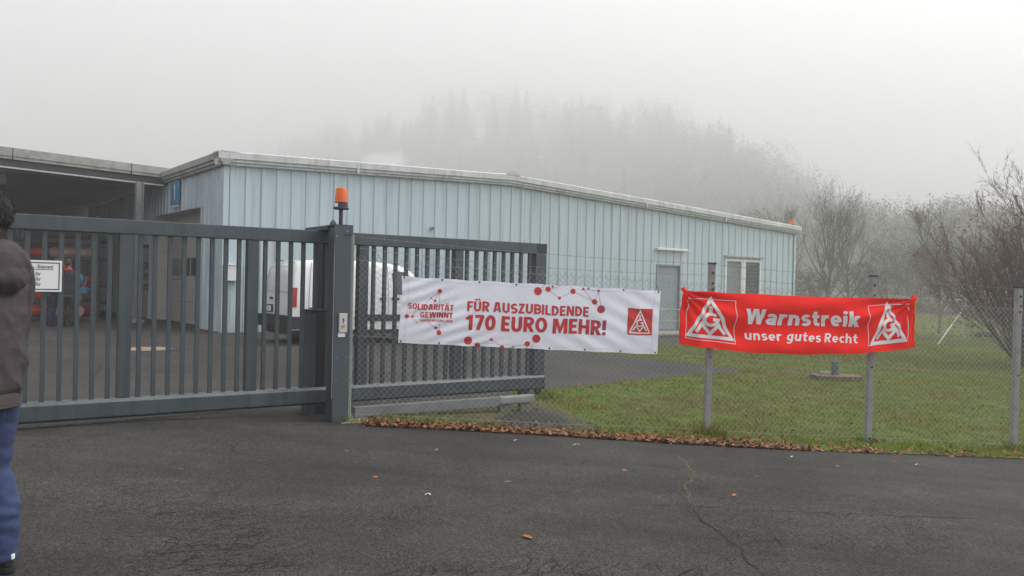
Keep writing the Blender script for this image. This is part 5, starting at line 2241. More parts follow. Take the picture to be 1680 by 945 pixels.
# standpipe on a mossy slab in the lawn
sp = G(1371, 624)
stp = thing('standpipe', 'grey pipe stub on a mossy concrete slab in the lawn', 'standpipe', (sp.x, sp.y, g(sp.x, sp.y)))
s_ = sp.y / FPX
m_ = MB()
m_.prism([(-.50, -.25), (-.2, -.34), (.22, -.36), (.52, -.26), (.56, .1), (.3, .42), (-.2, .45), (-.52, .2)], 'z', -.1, .12)
m_.build('slab', mat('mossy_slab', (.15, .125, .03), .95, var=.6, vscale=5, col2=(.11, .075, .06), bump=.6, bscale=25), stp)
m_ = MB()
m_.lathe([(.085, .12), (.085, .40), (.092, .40), (.092, .43), (.06, .435), (.001, .435)], (0, .05, 0), 22)
m_.build('pipe', mat('pipe_grey', (.10, .125, .13), .5, var=.3), stp, True)
m_ = MB()
m_.bbox(-.32, -.09, .0, .08, .15, .19, .01)
m_.bbox(-.36, -.31, -.02, .10, .121, .20, .01)
m_.build('valve', M_GALV, stp)

# stones by the far path
for u, v, r, lab in ((1612, 553, .30, 'dark reddish stone by the far path, left one of two'), (1630, 554, .27, 'dark reddish stone by the far path, right one of two')):
    p = G(u, v)
    bm = bmesh.new()
    bmesh.ops.create_icosphere(bm, subdivisions=3, radius=r)
    for q in bm.verts:
        k = 1 + .35 * mnoise.noise(q.co * 3.1 + Vector((u, 0, 0)))
        q.co = Vector((q.co.x * k * 1.3, q.co.y * k, q.co.z * k * .7 + r * .35))
    m_ = MB()
    m_.bm(bm)
    o = m_.build('stone', mat('stone_red', (.075, .05, .042), .95, var=.5, vscale=6), smooth=True, loc=p)
    tag(o, lab, 'stone', 'stones by the path')

# ------------------------------------------------------------------ people
def fuse(mb, voxel, smooth_iter=4, disp=None):
    """merge overlapping closed shells into one continuous surface"""
    me = bpy.data.meshes.new('tmp')
    me.from_pydata(mb.v, [], mb.f)
    bm = bmesh.new()
    bm.from_mesh(me)
    bmesh.ops.recalc_face_normals(bm, faces=bm.faces[:])
    bm.to_mesh(me)
    bm.free()
    ob = bpy.data.objects.new('tmp', me)
    C.objects.link(ob)
    r = ob.modifiers.new('r', 'REMESH')
    r.mode = 'VOXEL'
    r.voxel_size = voxel
    s = ob.modifiers.new('s', 'SMOOTH')
    s.iterations = smooth_iter
    s.factor = 0.5
    dg = bpy.context.evaluated_depsgraph_get()
    out = bpy.data.meshes.new_from_object(ob.evaluated_get(dg), depsgraph=dg)
    bpy.data.objects.remove(ob)
    if disp:
        ns = [v.normal.copy() for v in out.vertices]
        for v, n_ in zip(out.vertices, ns):
            v.co = v.co + n_ * disp(v.co)
    out.materials.clear()
    return out


def rings_mb(mb, rings, n=20):
    vs, fs = [], []
    for (x, y, z, rx_, ry2) in rings:
        for k in range(n):
            t = 2 * PI * k / n
            c, s = math.cos(t), math.sin(t)
            e = .85
            vs.append((x + rx_ * math.copysign(abs(c) ** e, c), y + ry2 * math.copysign(abs(s) ** e, s), z))
    for i in range(len(rings) - 1):
        for k in range(n):
            fs.append((i * n + k, i * n + (k + 1) % n, (i + 1) * n + (k + 1) % n, (i + 1) * n + k))
    fs += [tuple(range(n - 1, -1, -1)), tuple(range((len(rings) - 1) * n, len(rings) * n))]
    mb.add(vs, fs)


def ell(mb, c, r, n=16):
    bm = bmesh.new()
    bmesh.ops.create_uvsphere(bm, u_segments=n, v_segments=n // 2 + 2, radius=1)
    for v in bm.verts:
        v.co = Vector((c[0] + v.co.x * r[0], c[1] + v.co.y * r[1], c[2] + v.co.z * r[2]))
    mb.bm(bm)


def limb(mb, pts, rs, n=14):
    P, R = [], []
    for (a, b), (ra, rb) in zip(zip(pts, pts[1:]), zip(rs, rs[1:])):
        for k in range(5):
            P.append(Vector(a).lerp(Vector(b), k / 5))
            R.append(ra + (rb - ra) * k / 5)
    P.append(Vector(pts[-1]))
    R.append(rs[-1])
    mb.path(P, 0, n, R)


def make_person(label, loc, rz, jm, tm, height=1.8, hood=True, collar=None, bend=0.0, arms='front', group=None, fine=True):
    """standing figure facing local +y"""
    pr = thing('person', label, 'person', loc, rz, group)
    k = height / 1.78
    bf = lambda y, z: y + (max(0, z - .95) * bend)          # forward lean of the upper body
    sh = {}
    arm = {}
    for s in (-1, 1):
        if arms == 'front':
            arm[s] = [(s * .185, bf(0, 1.42), 1.42), (s * .245, bf(.03, 1.13), 1.13), (s * .18, bf(.25, 1.03), 1.03)]
        else:
            arm[s] = [(s * .185, bf(0, 1.42), 1.42), (s * .25, bf(-.02, 1.13), 1.13), (s * .26, bf(.06, .90), .90)]
    leg = {s: [(s * .092, 0, .93), (s * .105, .025, .50), (s * .11, -.02, .09)] for s in (-1, 1)}
    hy, hz = bf(-.035, 1.66), 1.66
    b = MB()
    rings_mb(b, [(0, bf(0, z), z, a, c) for z, a, c in ((.86, .13, .10), (.93, .155, .115), (1.05, .14, .105), (1.18, .145, .11), (1.32, .165, .115), (1.42, .16, .10), (1.48, .09, .07))])
    limb(b, [(0, bf(-.005, 1.44), 1.44), (0, bf(.01, 1.60), 1.60)], [.062, .055])
    # head: skull, jaw, nose, ears, brow
    ell(b, (0, hy - .012, hz + .02), (.076, .095, .098))
    ell(b, (0, hy + .03, hz - .045), (.056, .062, .072))
    ell(b, (0, hy + .088, hz - .012), (.013, .018, .024))
    limb(b, [(0, hy + .078, hz + .025), (0, hy + .096, hz - .015)], [.008, .011], 8)
    ell(b, (0, hy + .074, hz + .032), (.050, .014, .010))
    ell(b, (0, hy + .083, hz - .060), (.022, .010, .007))
    for s in (-1, 1):
        ell(b, (s * .080, hy - .008, hz - .005), (.010, .019, .031))
        limb(b, [(s * .15, bf(0, 1.40), 1.40)] + arm[s][1:], [.052, .042, .029])
        limb(b, leg[s], [.085, .056, .040])
        limb(b, [leg[s][2], (s * .112, .06, .045), (s * .115, .15, .032)], [.042, .036, .028])
        # hand: palm and five bent fingers
        w = Vector(arm[s][2])
        d = (w - Vector(arm[s][1])).normalized()
        sd = d.cross(Vector((0, 0, 1))).normalized()
        up = sd.cross(d)
        pm = w + d * .05
        limb(b, [w - d * .01, w + d * .045, w + d * .085], [.027, .034, .030], 10)
        for q in range(4):
            o_ = sd * (-.030 + .020 * q)
            ln = (.066, .076, .071, .056)[q]
            limb(b, [w + d * .07 + o_, w + d * (.085 + ln * .5) + o_ * 1.05 - up * .012, w + d * (.085 + ln * .8) + o_ * 1.05 - up * .036], [.0092, .0085, .0072], 8)
        th = -s
        limb(b, [w + d * .02 + sd * .026 * th, w + d * .055 + sd * .052 * th - up * .008, w + d * .085 + sd * .058 * th - up * .02], [.012, .0105, .008], 8)
    bm_ = fuse(b, .0075 if fine else .012, 3)
    body = link('body', bm_, M_SKIN, pr, True)
    e = MB()
    for s in (-1, 1):
        ell(e, (s * .031, hy + .074, hz + .008), (.012, .010, .010), 12)
    e.build_each('eye', M_SIGNW, body, True)
    # hair: cap over the skull down to the nape
    bm = bmesh.new()
    bmesh.ops.create_uvsphere(bm, u_segments=40, v_segments=28, radius=1)
    kill = []
    for v in bm.verts:
        x, y, z = v.co
        lim = -.62 + max(0, y + .15) * 1.55 + (.15 if abs(x) > .75 and y > -.35 else 0)
        if z < lim:
            kill.append(v)
            continue
        edge = min(1, (z - lim) / .35)
        t = 1 + .05 * edge + (.035 * mnoise.noise(v.co * 9) + .03 * mnoise.noise(v.co * 24)) * edge
        v.co = Vector((x * .080 * t, hy - .012 + y * .099 * t, hz + .02 + z * .102 * (t + .02 * edge)))
    bmesh.ops.delete(bm, geom=kill, context='VERTS')
    hb = MB()
    hb.bm(bm)
    ho = hb.build('hair', M_HAIR, body, True)
    if fine:
        rh = random.Random(3)
        vsn = [(v.co.copy(), v.normal.copy()) for v in ho.data.vertices]
        st_ = MB()
        for _ in range(5200):
            p, nn = rh.choice(vsn)
            p = p + Vector((rh.gauss(0, .004), rh.gauss(0, .004), rh.gauss(0, .004)))
            down = Vector((rh.gauss(0, .35), rh.gauss(-.25, .35), -1 if p.z < hz + .09 else rh.gauss(0, .5)))
            down = (down - nn * down.dot(nn)).normalized()
            ln = rh.uniform(.012, .026)
            sd_h = nn.cross(down) * .0011
            a_ = p - nn * .003
            b_ = p + nn * .004 + down * ln * .6
            c_ = p + nn * .0045 + down * ln
            st_.add([a_ - sd_h, a_ + sd_h, b_ + sd_h, b_ - sd_h, c_], [(0, 1, 2, 3), (3, 2, 4)])
        st_.build('hair_strands', M_HAIR, ho)
    # trousers
    t = MB()
    rings_mb(t, [(0, bf(0, z), z, a, c) for z, a, c in ((.80, .16, .125), (.88, .178, .14), (.95, .172, .132), (1.03, .165, .125))])
    for s in (-1, 1):
        limb(t, [(s * .092, 0, .92), (s * .102, .012, .72), leg[s][1], (s * .112, -.03, .28), (s * .113, -.022, .06)], [.112, .102, .082, .083, .078], 18)

    def tw(co):
        f = 1.0 if co.z < .35 or .42 < co.z < .6 or co.z > .75 else .6
        return f * (.010 * mnoise.noise((co.x * 9, co.y * 9, co.z * 22)) + .006 * mnoise.noise((co.x * 16 + co.z * 25, co.y * 16, co.z * 14)))
    tro = link('trousers', fuse(t, .012, 3, tw), tm, pr, True)
    # jacket
    j = MB()
    rings_mb(j, [(0, bf(0, z), z, a, c) for z, a, c in ((.84, .178, .148), (.875, .198, .165), (.97, .207, .172), (1.08, .205, .168), (1.2, .207, .165), (1.33, .215, .158), (1.42, .195, .135), (1.475, .135, .11), (1.52, .088, .088))])
    for s in (-1, 1):
        a = arm[s]
        limb(j, [(s * .14, a[0][1], 1.41), a[0], a[1], tuple(Vector(a[1]).lerp(Vector(a[2]), .9))], [.095, .092, .070, .052], 16)
    if hood:
        ell(j, (0, bf(-.128, 1.455), 1.450), (.150, .070, .110), 20)
        ell(j, (0, bf(-.150, 1.40), 1.385), (.110, .058, .085), 18)
        for q in range(17):
            a_ = PI * (.12 + q / 16 * 1.76) - PI * 1.5
            ell(j, (.098 * math.sin(a_ + PI), bf(-.005, 1.5) + .098 * math.cos(a_ + PI), 1.515 + .016 * math.cos(a_)), (.036, .036, .040), 10)

    def jw(co):
        v = .006 * mnoise.noise((co.x * 5, co.y * 5, co.z * 6)) - .020 * abs(mnoise.noise((co.x * 7 + co.z * 3, co.y * 7, co.z * 5))) ** .8 - .009 * abs(mnoise.noise((co.x * 13 + co.z * 8, co.y * 13 - co.z * 6, co.z * 9))) + .006
        # seam between hood and shoulders
        if hood:
            dd = ((co.x / .165) ** 2 + ((co.y - bf(-.13, 1.45)) / .10) ** 2 + ((co.z - 1.44) / .15) ** 2)
            v -= .012 * math.exp(-((dd - 1.0) / .18) ** 2)
        return v
    jac = link('jacket', fuse(j, .008, 3, jw), jm, pr, True)
    h = MB()
    rings_mb(h, [(0, bf(0, z), z, a, c) for z, a, c in ((.785, .168, .140), (.79, .180, .152), (.835, .186, .157), (.855, .183, .153))], 40)
    h.build('waistband', M_RIB, jac, True)
    for s in (-1, 1):
        h = MB()
        a = arm[s]
        limb(h, [tuple(Vector(a[1]).lerp(Vector(a[2]), .84)), tuple(Vector(a[1]).lerp(Vector(a[2]), 1.02))], [.046, .040], 16)
        h.build('cuff', M_RIB, jac, True)
    if collar:
        h = MB()
        rings_mb(h, [(0, bf(0, 1.49), z, a, c) for z, a, c in ((1.475, .10, .095), (1.50, .098, .096), (1.545, .080, .080), (1.55, .070, .070))], 24)
        h.build('collar', collar, jac, True)
    # shoes
    for s in (-1, 1):
        h = MB()
        x = s * .113
        rings_mb(h, [(x, .045, z, a, c) for z, a, c in ((.022, .046, .140), (.05, .047, .140), (.075, .042, .105))], 18)
        ell(h, (x, -.035, .075), (.044, .060, .060), 14)
        ell(h, (x, .10, .055), (.045, .085, .042), 14)
        so = link('shoe', fuse(h, .008, 3), M_SHOE, pr, True)
        h = MB()
        rings_mb(h, [(x, .042, z, a, c) for z, a, c in ((0.0, .048, .146), (.006, .050, .148), (.026, .049, .147))], 24)
        h.build('sole', M_BLACKP, so)
        if fine:
            h = MB()
            h.bbox(x - .010, x + .010, -.105, -.094, .062, .088, .004)
            h.build('reflector_tab', M_SIGNW, so)
    for o in [pr]:
        o.scale = (k, k, k)
    return pr


fx = W(-38, 700, 3.86)
make_person('person in brown grey hooded jacket and blue trousers at the left edge of the road', (fx.x, 3.86, g(fx.x, 3.86)), math.radians(76), M_JACKET, M_TROUS, 1.83)
M_JDARK = mat('jacket_dark', (0.020, 0.022, 0.028), 0.9, var=0.3, vscale=4)
M_TDARK = mat('trousers_dark', (0.014, 0.014, 0.017), 0.9, var=0.3)
M_TNAVY = mat('trousers_navy', (0.018, 0.022, 0.05), 0.9, var=0.3)
M_CRED = mat('collar_red', (0.5, 0.02, 0.02), 0.7)
p1 = G(110, 536)
make_person('person in black jacket with red collar standing at the rack', (p1.x, p1.y, g(p1.x, p1.y)), math.radians(8), M_JDARK, M_TDARK, 1.80, False, M_CRED, .06, 'front', None, False)
p2 = G(83, 535)
make_person('person in dark jacket and navy trousers bending behind the gate sign', (p2.x, p2.y, g(p2.x, p2.y)), math.radians(-40), M_JDARK, M_TNAVY, 1.82, False, None, .25, 'front', None, False)


# ------------------------------------------------------------------ trees
def seg_mesh(name, segs, m, parent, thick=None):
    V, F = [], []
    for p, q, r0, r1 in segs:
        n = 6 if r0 > .05 else (4 if r0 > .02 else 3)
        d = (q - p)
        if d.length < 1e-6:
            continue
        d.normalize()
        a = d.orthogonal().normalized()
        b = d.cross(a)
        o = len(V)
        for c, r in ((p, r0), (q, r1)):
            for k in range(n):
                t = 2 * PI * k / n
                V.append(tuple(c + (a * math.cos(t) + b * math.sin(t)) * r))
        for k in range(n):
            F.append((o + k, o + (k + 1) % n, o + n + (k + 1) % n, o + n + k))
    return npmesh(name, V, F, m, parent)


def grow(segs, p, d, L, r, lvl, P, rnd, tips=None):
    n = P['nseg'][lvl] if lvl < len(P['nseg']) else 3
    r1 = r * P['taper']
    for i in range(n):
        d = (d + Vector((rnd.gauss(0, 1), rnd.gauss(0, 1), rnd.gauss(0, 1))) * P['wig'] + Vector((0, 0, P['up']))).normalized()
        q = p + d * (L / n)
        ra, rb = r + (r1 - r) * i / n, r + (r1 - r) * (i + 1) / n
        segs.append((p, q, ra, rb))
        p = q
        if lvl < P['lv'] and (i >= P['first'][min(lvl, len(P['first']) - 1)]):
            for _ in range(P['kids'][min(lvl, len(P['kids']) - 1)]):
                if rnd.random() < P['prob']:
                    ax = d.orthogonal().normalized()
                    ax.rotate(Matrix.Rotation(rnd.uniform(0, 2 * PI), 3, d))
                    cd = d.copy()
                    cd.rotate(Matrix.Rotation(math.radians(rnd.uniform(*P['ang'])), 3, ax))
                    grow(segs, p, cd, L * rnd.uniform(*P['len']), max(P['rmin'], rb * P['rk']), lvl + 1, P, rnd, tips)
    if tips is not None:
        tips.append((p, d))


def bare_tree(name, label, base, height, P, seed, m, group=None, trunk_r=.2, cat='tree', spread=.30, low=.2):
    """central leader carrying ascending limbs that fork into fine upright twigs"""
    rnd = random.Random(seed)
    t = thing(name, label, cat, base, 0, group)
    trunk, crown = [], []
    p, d = Vector((0, 0, -.2)), Vector((rnd.gauss(0, .03), rnd.gauss(0, .03), 1)).normalized()
    n = 16
    ga = rnd.uniform(0, 6)
    for i in range(n):
        d = (d + Vector((rnd.gauss(0, .05), rnd.gauss(0, .05), .05))).normalized()
        q = p + d * (height * .97 / n)
        f0, f1 = i / n, (i + 1) / n
        r0, r1 = trunk_r * (1 - f0) ** .9 + .008, trunk_r * (1 - f1) ** .9 + .008
        (trunk if f0 < .62 else crown).append((p, q, r0, r1))
        p = q
        if f1 > low:
            for _ in range(2 if f1 < .9 else 3):
                ga += 2.4 + rnd.gauss(0, .4)
                w = (f1 - low) / (1 - low)
                L = height * spread * (math.sin(PI * min(1, .18 + w * .74)) ** .8) * rnd.uniform(.7, 1.15) * 1.25
                tilt = math.radians(rnd.uniform(38, 62) * (1 - .55 * w))
                cd = Vector((math.cos(ga) * math.sin(tilt), math.sin(ga) * math.sin(tilt), math.cos(tilt)))
                grow(crown, p, cd, max(L, height * .06), max(.012, r1 * .5), 1, P, rnd)
    kz = height / max(q_.z for _, q_, _, _ in trunk + crown)
    trunk, crown = [[(a_ * kz, b_ * kz, ra, rb) for a_, b_, ra, rb in sg] for sg in (trunk, crown)]
    seg_mesh('trunk', trunk, m, t)
    seg_mesh('crown', crown, m, t)
    return t


ASH = dict(nseg=[7, 6, 4, 3, 3], taper=.4, wig=.06, up=.10, lv=4, first=[1, 1, 0, 0, 0], kids=[2, 1, 2, 1, 1], prob=.8, ang=(20, 46), len=(.34, .60), rmin=.007, rk=.6)


def yy(u, Y):
    p = W(u, 480, Y)
    return Vector((p.x, Y, g(p.x, Y)))


def hgt_for(u, v, Y):
    p = W(u, v, Y)
    return p.z - g(p.x, Y)


treeY = 50
bare_tree('ash_tree', 'tall bare tree standing right of the blue hall behind the lawn', yy(1358, treeY), hgt_for(1350, 282, treeY), ASH, 21, M_BARK, 'bare trees behind the hall', .16, spread=.46, low=.2)
bare_tree('ash_tree', 'second bare tree close to the right of the tallest one', yy(1395, treeY + 3), hgt_for(1395, 300, treeY + 3), ASH, 9, M_BARK, 'bare trees behind the hall', .12, spread=.40, low=.2)
bare_tree('ash_tree', 'bare tree whose crown rises just above the far roof corner of the hall', yy(1287, 62), hgt_for(1290, 312, 62), ASH, 33, M_BARK, 'bare trees behind the hall', .14, spread=.30, low=.3)
bare_tree('ash_tree', 'pale bare tree half hidden behind the red leaved shrub', yy(1542, 44), hgt_for(1540, 322, 44), ASH, 14, M_BARK, 'bare trees behind the hall', .08, spread=.26, low=.15)

# red leaved shrub at the right
SHR = dict(nseg=[8, 6, 4, 3], taper=.35, wig=.06, up=.035, lv=3, first=[2, 1, 0], kids=[2, 2, 2], prob=.62, ang=(14, 40), len=(.26, .46), rmin=.0055, rk=.6)
shY = 24.0
sb = yy(1694, shY)
shrub = thing('red_leaved_shrub', 'large many stemmed shrub with few red leaves at the right edge', 'shrub', sb)
rnd = random.Random(77)
segs, tips = [], []
for k in range(66):
    a = rnd.uniform(0, 2 * PI)
    lean = rnd.uniform(.03, .80) if k % 7 else rnd.uniform(.8, 1.25)
    d = Vector((math.cos(a) * lean, math.sin(a) * lean, 1)).normalized()
    grow(segs, Vector((math.cos(a) * .5 * rnd.random(), math.sin(a) * .5 * rnd.random(), -.1)), d, rnd.uniform(3.6, 6.4) * (1 - .30 * lean), rnd.uniform(.022, .04), 0, SHR, rnd, tips)
_k = hgt_for(1650, 222, shY) / max(q.z for _, q, _, _ in segs)
segs = [(p * _k, q * _k, r0, r1) for p, q, r0, r1 in segs]
tips = [(p * _k, d) for p, d in tips]
seg_mesh('stems', [s for s in segs if s[2] > .016], M_BARK2, shrub)
seg_mesh('twigs', [s for s in segs if s[2] <= .016], M_BARK2, shrub)
V, F, T = [], [], []
for p, d in tips:
    if rnd.random() < .05 and p.z > .3:
        for _ in range(rnd.choice((1, 1, 2, 3))):
            c = p + Vector((rnd.gauss(0, .06), rnd.gauss(0, .06), rnd.gauss(-.03, .05)))
            a = Vector((rnd.gauss(0, 1), rnd.gauss(0, 1), rnd.gauss(0, 1))).normalized()
            b = a.orthogonal().normalized()
            s = rnd.uniform(.04, .075)
            o = len(V)
            V += [tuple(c - a * s), tuple(c + b * s * .5), tuple(c + a * s), tuple(c - b * s * .5)]
            F.append((o, o + 1, o + 2, o + 3))
            T.append((rnd.uniform(.14, .30), rnd.uniform(.01, .03), rnd.uniform(.018, .04)))
npmesh('leaves', V, F, M_LEAF, shrub, T)

# olive and brown bushes in front of the wooded hill
M_FOL = mat('foliage', (1, 1, 1), 0.9, attr=True, var=.25, vscale=.5)


def clump(V, F, T, c, r, n, size, col, rnd_):
    c = np.array(c)
    d = rnd_.normal(0, 1, (n, 3))
    d /= np.linalg.norm(d, axis=1)[:, None]
    rad = rnd_.uniform(.35, 1.0, n) ** .6
    P = c + d * rad[:, None] * np.array(r)
    a = rnd_.normal(0, 1, (n, 3))
    a /= np.linalg.norm(a, axis=1)[:, None]
    b = np.cross(a, rnd_.normal(0, 1, (n, 3)))
    b /= np.linalg.norm(b, axis=1)[:, None] + 1e-9
    s = size * rnd_.uniform(.6, 1.4, n)[:, None]
    V.append(np.stack([P - a * s, P + b * s * .6, P + a * s], 1).reshape(-1, 3))
    F.append(n)
    T.append(np.array(col)[None] * rnd_.uniform(.6, 1.35, n)[:, None])


def finish(name, V, F, T, parent=None):
    n = sum(F)
    return npmesh(name, np.concatenate(V), np.arange(3 * n).reshape(n, 3), M_FOL, parent, np.concatenate(T))


OLIVE, BROWN, GREEN, RUST = (.125, .12, .065), (.135, .11, .07), (.08, .095, .05), (.17, .115, .06)
rn = np.random.default_rng(5)
bushes = [(1325, 445, 66, OLIVE, 2.6), (1420, 432, 68, GREEN, 3.0), (1455, 395, 74, OLIVE, 3.4), (1490, 372, 76, GREEN, 3.6), (1512, 400, 66, RUST, 2.6), (1545, 392, 70, OLIVE, 3.0),
          (1590, 385, 72, GREEN, 3.4), (1640, 372, 74, BROWN, 3.6), (1700, 368, 74, GREEN, 3.6), (1236, 330, 86, BROWN, 3.6), (1262, 345, 82, RUST, 3.0)]
blabs = ['olive bush behind the bare trunk nearest the hall corner', 'dull green bush between the two bare trunks and the fence post', 'olive bush left of the highest bush below the conifers', 'tallest dull green bush below the foggy conifers',
         'rust brown low bush behind the end of the red banner', 'olive bush left of the red leaved shrub', 'dull green bush behind the pale bare tree', 'brown bush behind the red leaved shrub',
         'dull green bush at the right edge behind the shrub', 'brown treetop showing above the hall roof near its far end', 'rust coloured treetop beside the far roof corner']
for (u, v, Y, col, wd), lab in zip(bushes, blabs):
    b0 = yy(u, Y)
    h = hgt_for(u, v, Y)
    t = thing('bush', lab, 'bush', b0, 0, 'bushes in front of the wooded hill')
    V, F, T = [], [], []
    for k in range(13):
        z = rn.uniform(.12, .92) * h
        w_ = wd * math.sqrt(max(.12, 1 - (z / h) ** 2)) * .75
        clump(V, F, T, (rn.normal(0, w_ * .45), rn.normal(0, w_ * .4), z), (wd * .42, wd * .4, h * .14), 420, .075, col, rn)
    finish('crown', V, F, T, t)
    sg_ = []
    rr_ = random.Random(int(u))
    for k in range(7):
        a = rr_.uniform(0, 2 * PI)
        grow(sg_, Vector((0, 0, -.1)), Vector((math.cos(a) * .5, math.sin(a) * .5, 1)).normalized(), h * .7, .05, 0, dict(SHR, lv=2, rmin=.012), rr_)
    seg_mesh('stems', sg_, M_BARK, t)


def conifer(V, F, T, base, h, col, rn_, n=170, rw=.2):
    """drooping tiers of ragged needle sprays round a mast"""
    x, y, z = base
    u = rn_.uniform(0, 1, n) ** .75
    zz = z + h * (.10 + .90 * (1 - u))
    rad = h * rw * u * (0.55 + .45 * np.abs(np.sin(u * 26 + rn_.uniform(0, 6))))
    a = rn_.uniform(0, 2 * PI, n)
    r_ = rad * rn_.uniform(.35, 1.0, n)
    P = np.stack([x + np.cos(a) * r_, y + np.sin(a) * r_, zz], 1)
    out = np.stack([np.cos(a), np.sin(a), rn_.uniform(-.55, .05, n)], 1)
    side_ = np.stack([-np.sin(a), np.cos(a), rn_.uniform(-.2, .2, n)], 1)
    s = (h * (.055 if n < 300 else .036) * (0.35 + u))[:, None] * rn_.uniform(.7, 1.4, n)[:, None]
    V.append(np.stack([P - side_ * s * .8, P + side_ * s * .8, P + out * s * 1.7], 1).reshape(-1, 3))
    F.append(n)
    T.append(np.array(col)[None] * rn_.uniform(.6, 1.3, n)[:, None])
    m_ = np.array([(x - .12, y, z), (x + .12, y, z), (x, y, z + h * 1.0)])
    V.append(m_)
    F.append(1)
    T.append(np.array([[.05, .045, .035]]))


for u, v, Y, lab in ((1424, 358, 132, 'foggy conifer right of the bare trees, left one of the group'), (1447, 338, 136, 'tallest foggy conifer right of the bare trees'), (1470, 356, 132, 'foggy conifer right of the tallest conifer'), (1500, 385, 150, 'faint small conifer in the fog right of the conifer group')):
    b0 = yy(u, Y)
    t = thing('conifer', lab, 'tree', b0, 0, 'foggy conifers')
    V, F, T = [], [], []
    conifer(V, F, T, (0, 0, 0), hgt_for(u, v, Y), (.035, .05, .033), rn, 2600, .2)
    finish('crown', V, F, T, t)
    m_ = MB()
    m_.tube((0, 0, -.2), (0, 0, hgt_for(u, v, Y) * .9), .22, .03, 7)
    m_.build('trunk', M_BARK, t)

# ------------------------------------------------------------------ wooded hill in the fog
RID = [(-900, 400, 260), (-200, 350, 270), (200, 300, 275), (400, 250, 222), (560, 206, 212), (700, 166, 206), (850, 150, 205), (1000, 164, 190), (1100, 185, 180), (1200, 218, 170), (1300, 274, 160), (1380, 335, 152), (1440, 385, 147), (1500, 412, 143), (1560, 420, 140), (1750, 430, 135), (2300, 440, 130)]
ra_ = [(r[0] - 840) / FPX for r in RID]
rY = [r[2] for r in RID]
rZ = [W(r[0], r[1], r[2]).z - 11.5 for r in RID]


def hill(a, Y):
    Yr, Zr = np.interp(a, ra_, rY), np.interp(a, ra_, rZ)
    Yf = .72 * Yr
    t = min(max((Y - Yf) / (Yr - Yf), 0), 1)
    return 0.2 + max(Zr, .5) * (t ** 1.1)


HV, HF = [], []
aa = np.linspace(-1.0, .95, 60)
YY_ = np.linspace(84, 288, 30)
for Y in YY_:
    for a in aa:
        X = max(-238, min(238, a * Y))
        HV.append((X, Y, hill(a, Y) - .4))
n = len(aa)
HF = [(j * n + i, j * n + i + 1, (j + 1) * n + i + 1, (j + 1) * n + i) for j in range(len(YY_) - 1) for i in range(n - 1)]
struct(npmesh('hill', HV, HF, mat('hill_ground', (.07, .065, .04), .95, var=.4, vscale=.1)))
V, F, T = [], [], []
for k in range(1250):
    a = rn.uniform(-.36, .62)
    Yr = np.interp(a, ra_, rY)
    t = rn.uniform(0.0, 1.04)
    Y = Yr * (.74 + .26 * t)
    X = a * Y
    z = hill(a, Y)
    con = rn.random() < (.34 if a < .12 and t > .35 else .10)
    if con:
        h = rn.uniform(10.5, 15.5)
        conifer(V, F, T, (X, Y, z - .5), h, (.038, .05, .034), rn, 420, .17)
    else:
        h = rn.uniform(9, 14)
        col = [OLIVE, BROWN, GREEN, RUST][rn.choice(4, p=[.34, .32, .2, .14])]
        for q in range(3):
            clump(V, F, T, (X + rn.normal(0, h * .12), Y + rn.normal(0, h * .12), z + h * (.45 + .2 * q)), (h * .24, h * .24, h * .22), 300, .19, col, rn)
o = finish('forest', V, F, T)
o['label'] = 'wooded hillside fading into the fog'
struct(o, 'stuff')

# ------------------------------------------------------------------ guard rail, far fence
gl = [W(1240, 475.5, 86), W(1400, 481.5, 78), W(1500, 487, 71), W(1640, 495.5, 63), W(1760, 503, 57)]
rail = thing('guard_rail', 'long pale guard rail along the far edge of the meadow', 'guard rail')
m_ = MB()
vs = []
for p in gl:
    vs += [(p.x, p.y, p.z), (p.x, p.y - .05, p.z - .05), (p.x, p.y - .05, p.z - .11), (p.x, p.y, p.z - .15), (p.x, p.y + .05, p.z - .15), (p.x, p.y + .05, p.z)]
m_.add(vs, [(i * 6 + k, i * 6 + (k + 1) % 6, i * 6 + 6 + (k + 1) % 6, i * 6 + 6 + k) for i in range(len(gl) - 1) for k in range(6)])
m_.build('beam', M_WHITE, rail)
for a, b in zip(gl, gl[1:]):
    for k in range(5):
        p = a.lerp(b, k / 5)
        m_ = MB()
        m_.box(-.05, .05, .051, .13, g(p.x, p.y) - p.z - .1, -.02)
        m_.build('post', M_GALV, rail, loc=p)
sheet('far_road', [(20, 69), (60, 52), (75, 60), (24, 80)], M_ASPH, .03, 4)
mp_ = W(1319, 484, 76)
m_ = MB()
m_.prism([(-.07, 0), (.07, 0), (.07, .86), (.0, .98), (-.07, .92)], 'y', -.05, .05)
o = m_.build('marker_post', M_SIGNW, loc=(mp_.x, 75.2, W(1319, 470, 76).z - .98))
tag(o, 'short white marker post beside the guard rail near the hall corner', 'marker post')
ffn = thing('wire_fence', 'thin low wire fence with slanting brace beyond the lawn at right', 'fence')
fp = [G(1440, 549), G(1583, 558), G(1663, 566), G(1760, 577)]
for i, p in enumerate(fp):
    m_ = MB()
    m_.tube((0, 0, -.1), (0, 0, 1.75), .035, n=8)
    m_.build('post', M_GALV, ffn, loc=p)
m_ = MB()
q = G(1538, 566)
m_.tube(fp[1] + Vector((0, 0, 1.65)), q, .03, n=8)
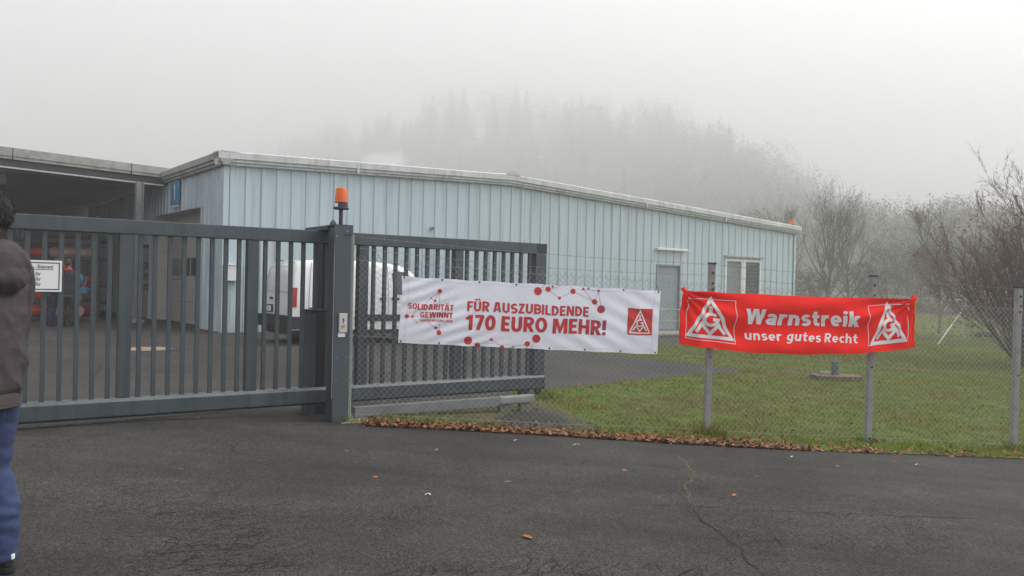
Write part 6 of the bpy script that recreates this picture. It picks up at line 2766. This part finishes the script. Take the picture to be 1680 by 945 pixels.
m_.build('brace', M_GALV, ffn)
for z in (.5, 1.1, 1.7):
    m_ = MB()
    m_.path([p + Vector((0, 0, z)) for p in fp], .006, 4)
    m_.build('wire', M_WIRE, ffn)

# ------------------------------------------------------------------ fog
hz = MB()
hz.box(-246, 246, -46, 296, -2.6, 76)
m = bpy.data.materials.new('haze_air')
m.use_nodes = True
nt = m.node_tree
for nd in list(nt.nodes):
    nt.nodes.remove(nd)
om = nt.nodes.new('ShaderNodeOutputMaterial')
pv = nt.nodes.new('ShaderNodeVolumePrincipled')
pv.inputs['Color'].default_value = (.97, .97, .97, 1)
pv.inputs['Density'].default_value = HAZE_DENSITY
pv.inputs['Anisotropy'].default_value = 0.36
nt.links.new(pv.outputs[0], om.inputs['Volume'])
o = hz.build('haze', m)
struct(o, 'stuff')
o['label'] = 'even fog filling the valley'
# denser cloud hanging on the wooded hill beyond the meadow
cb_ = MB()
cb_.box(-240, 240, 88.5, 290, -2.0, 74)
m2 = m.copy()
m2.name = 'hill_cloud'
[n_ for n_ in m2.node_tree.nodes if n_.type == 'PRINCIPLED_VOLUME'][0].inputs['Density'].default_value = BANK_DENSITY
o = cb_.build('cloud', m2)
struct(o, 'stuff')
o['label'] = 'low cloud hanging on the wooded hill'

# puff of steam behind the roof
sp_ = W(636, 264, 42)
bm = bmesh.new()
bmesh.ops.create_icosphere(bm, subdivisions=4, radius=1)
for q in bm.verts:
    k = 1 + .45 * mnoise.noise(q.co * 1.8) + .2 * mnoise.noise(q.co * 4)
    q.co = Vector((q.co.x * k * 1.2, q.co.y * k * .8, q.co.z * k * .5))
sb_ = MB()
sb_.bm(bm)
m3 = m.copy()
m3.name = 'steam_air'
_n = [n_ for n_ in m3.node_tree.nodes if n_.type == 'PRINCIPLED_VOLUME'][0]
_n.inputs['Density'].default_value = 0.38
_n.inputs['Color'].default_value = (1, 1, 1, 1)
o = sb_.build('steam', m3, loc=sp_)
struct(o, 'stuff')
o['label'] = 'white puff of steam rising behind the hall roof'
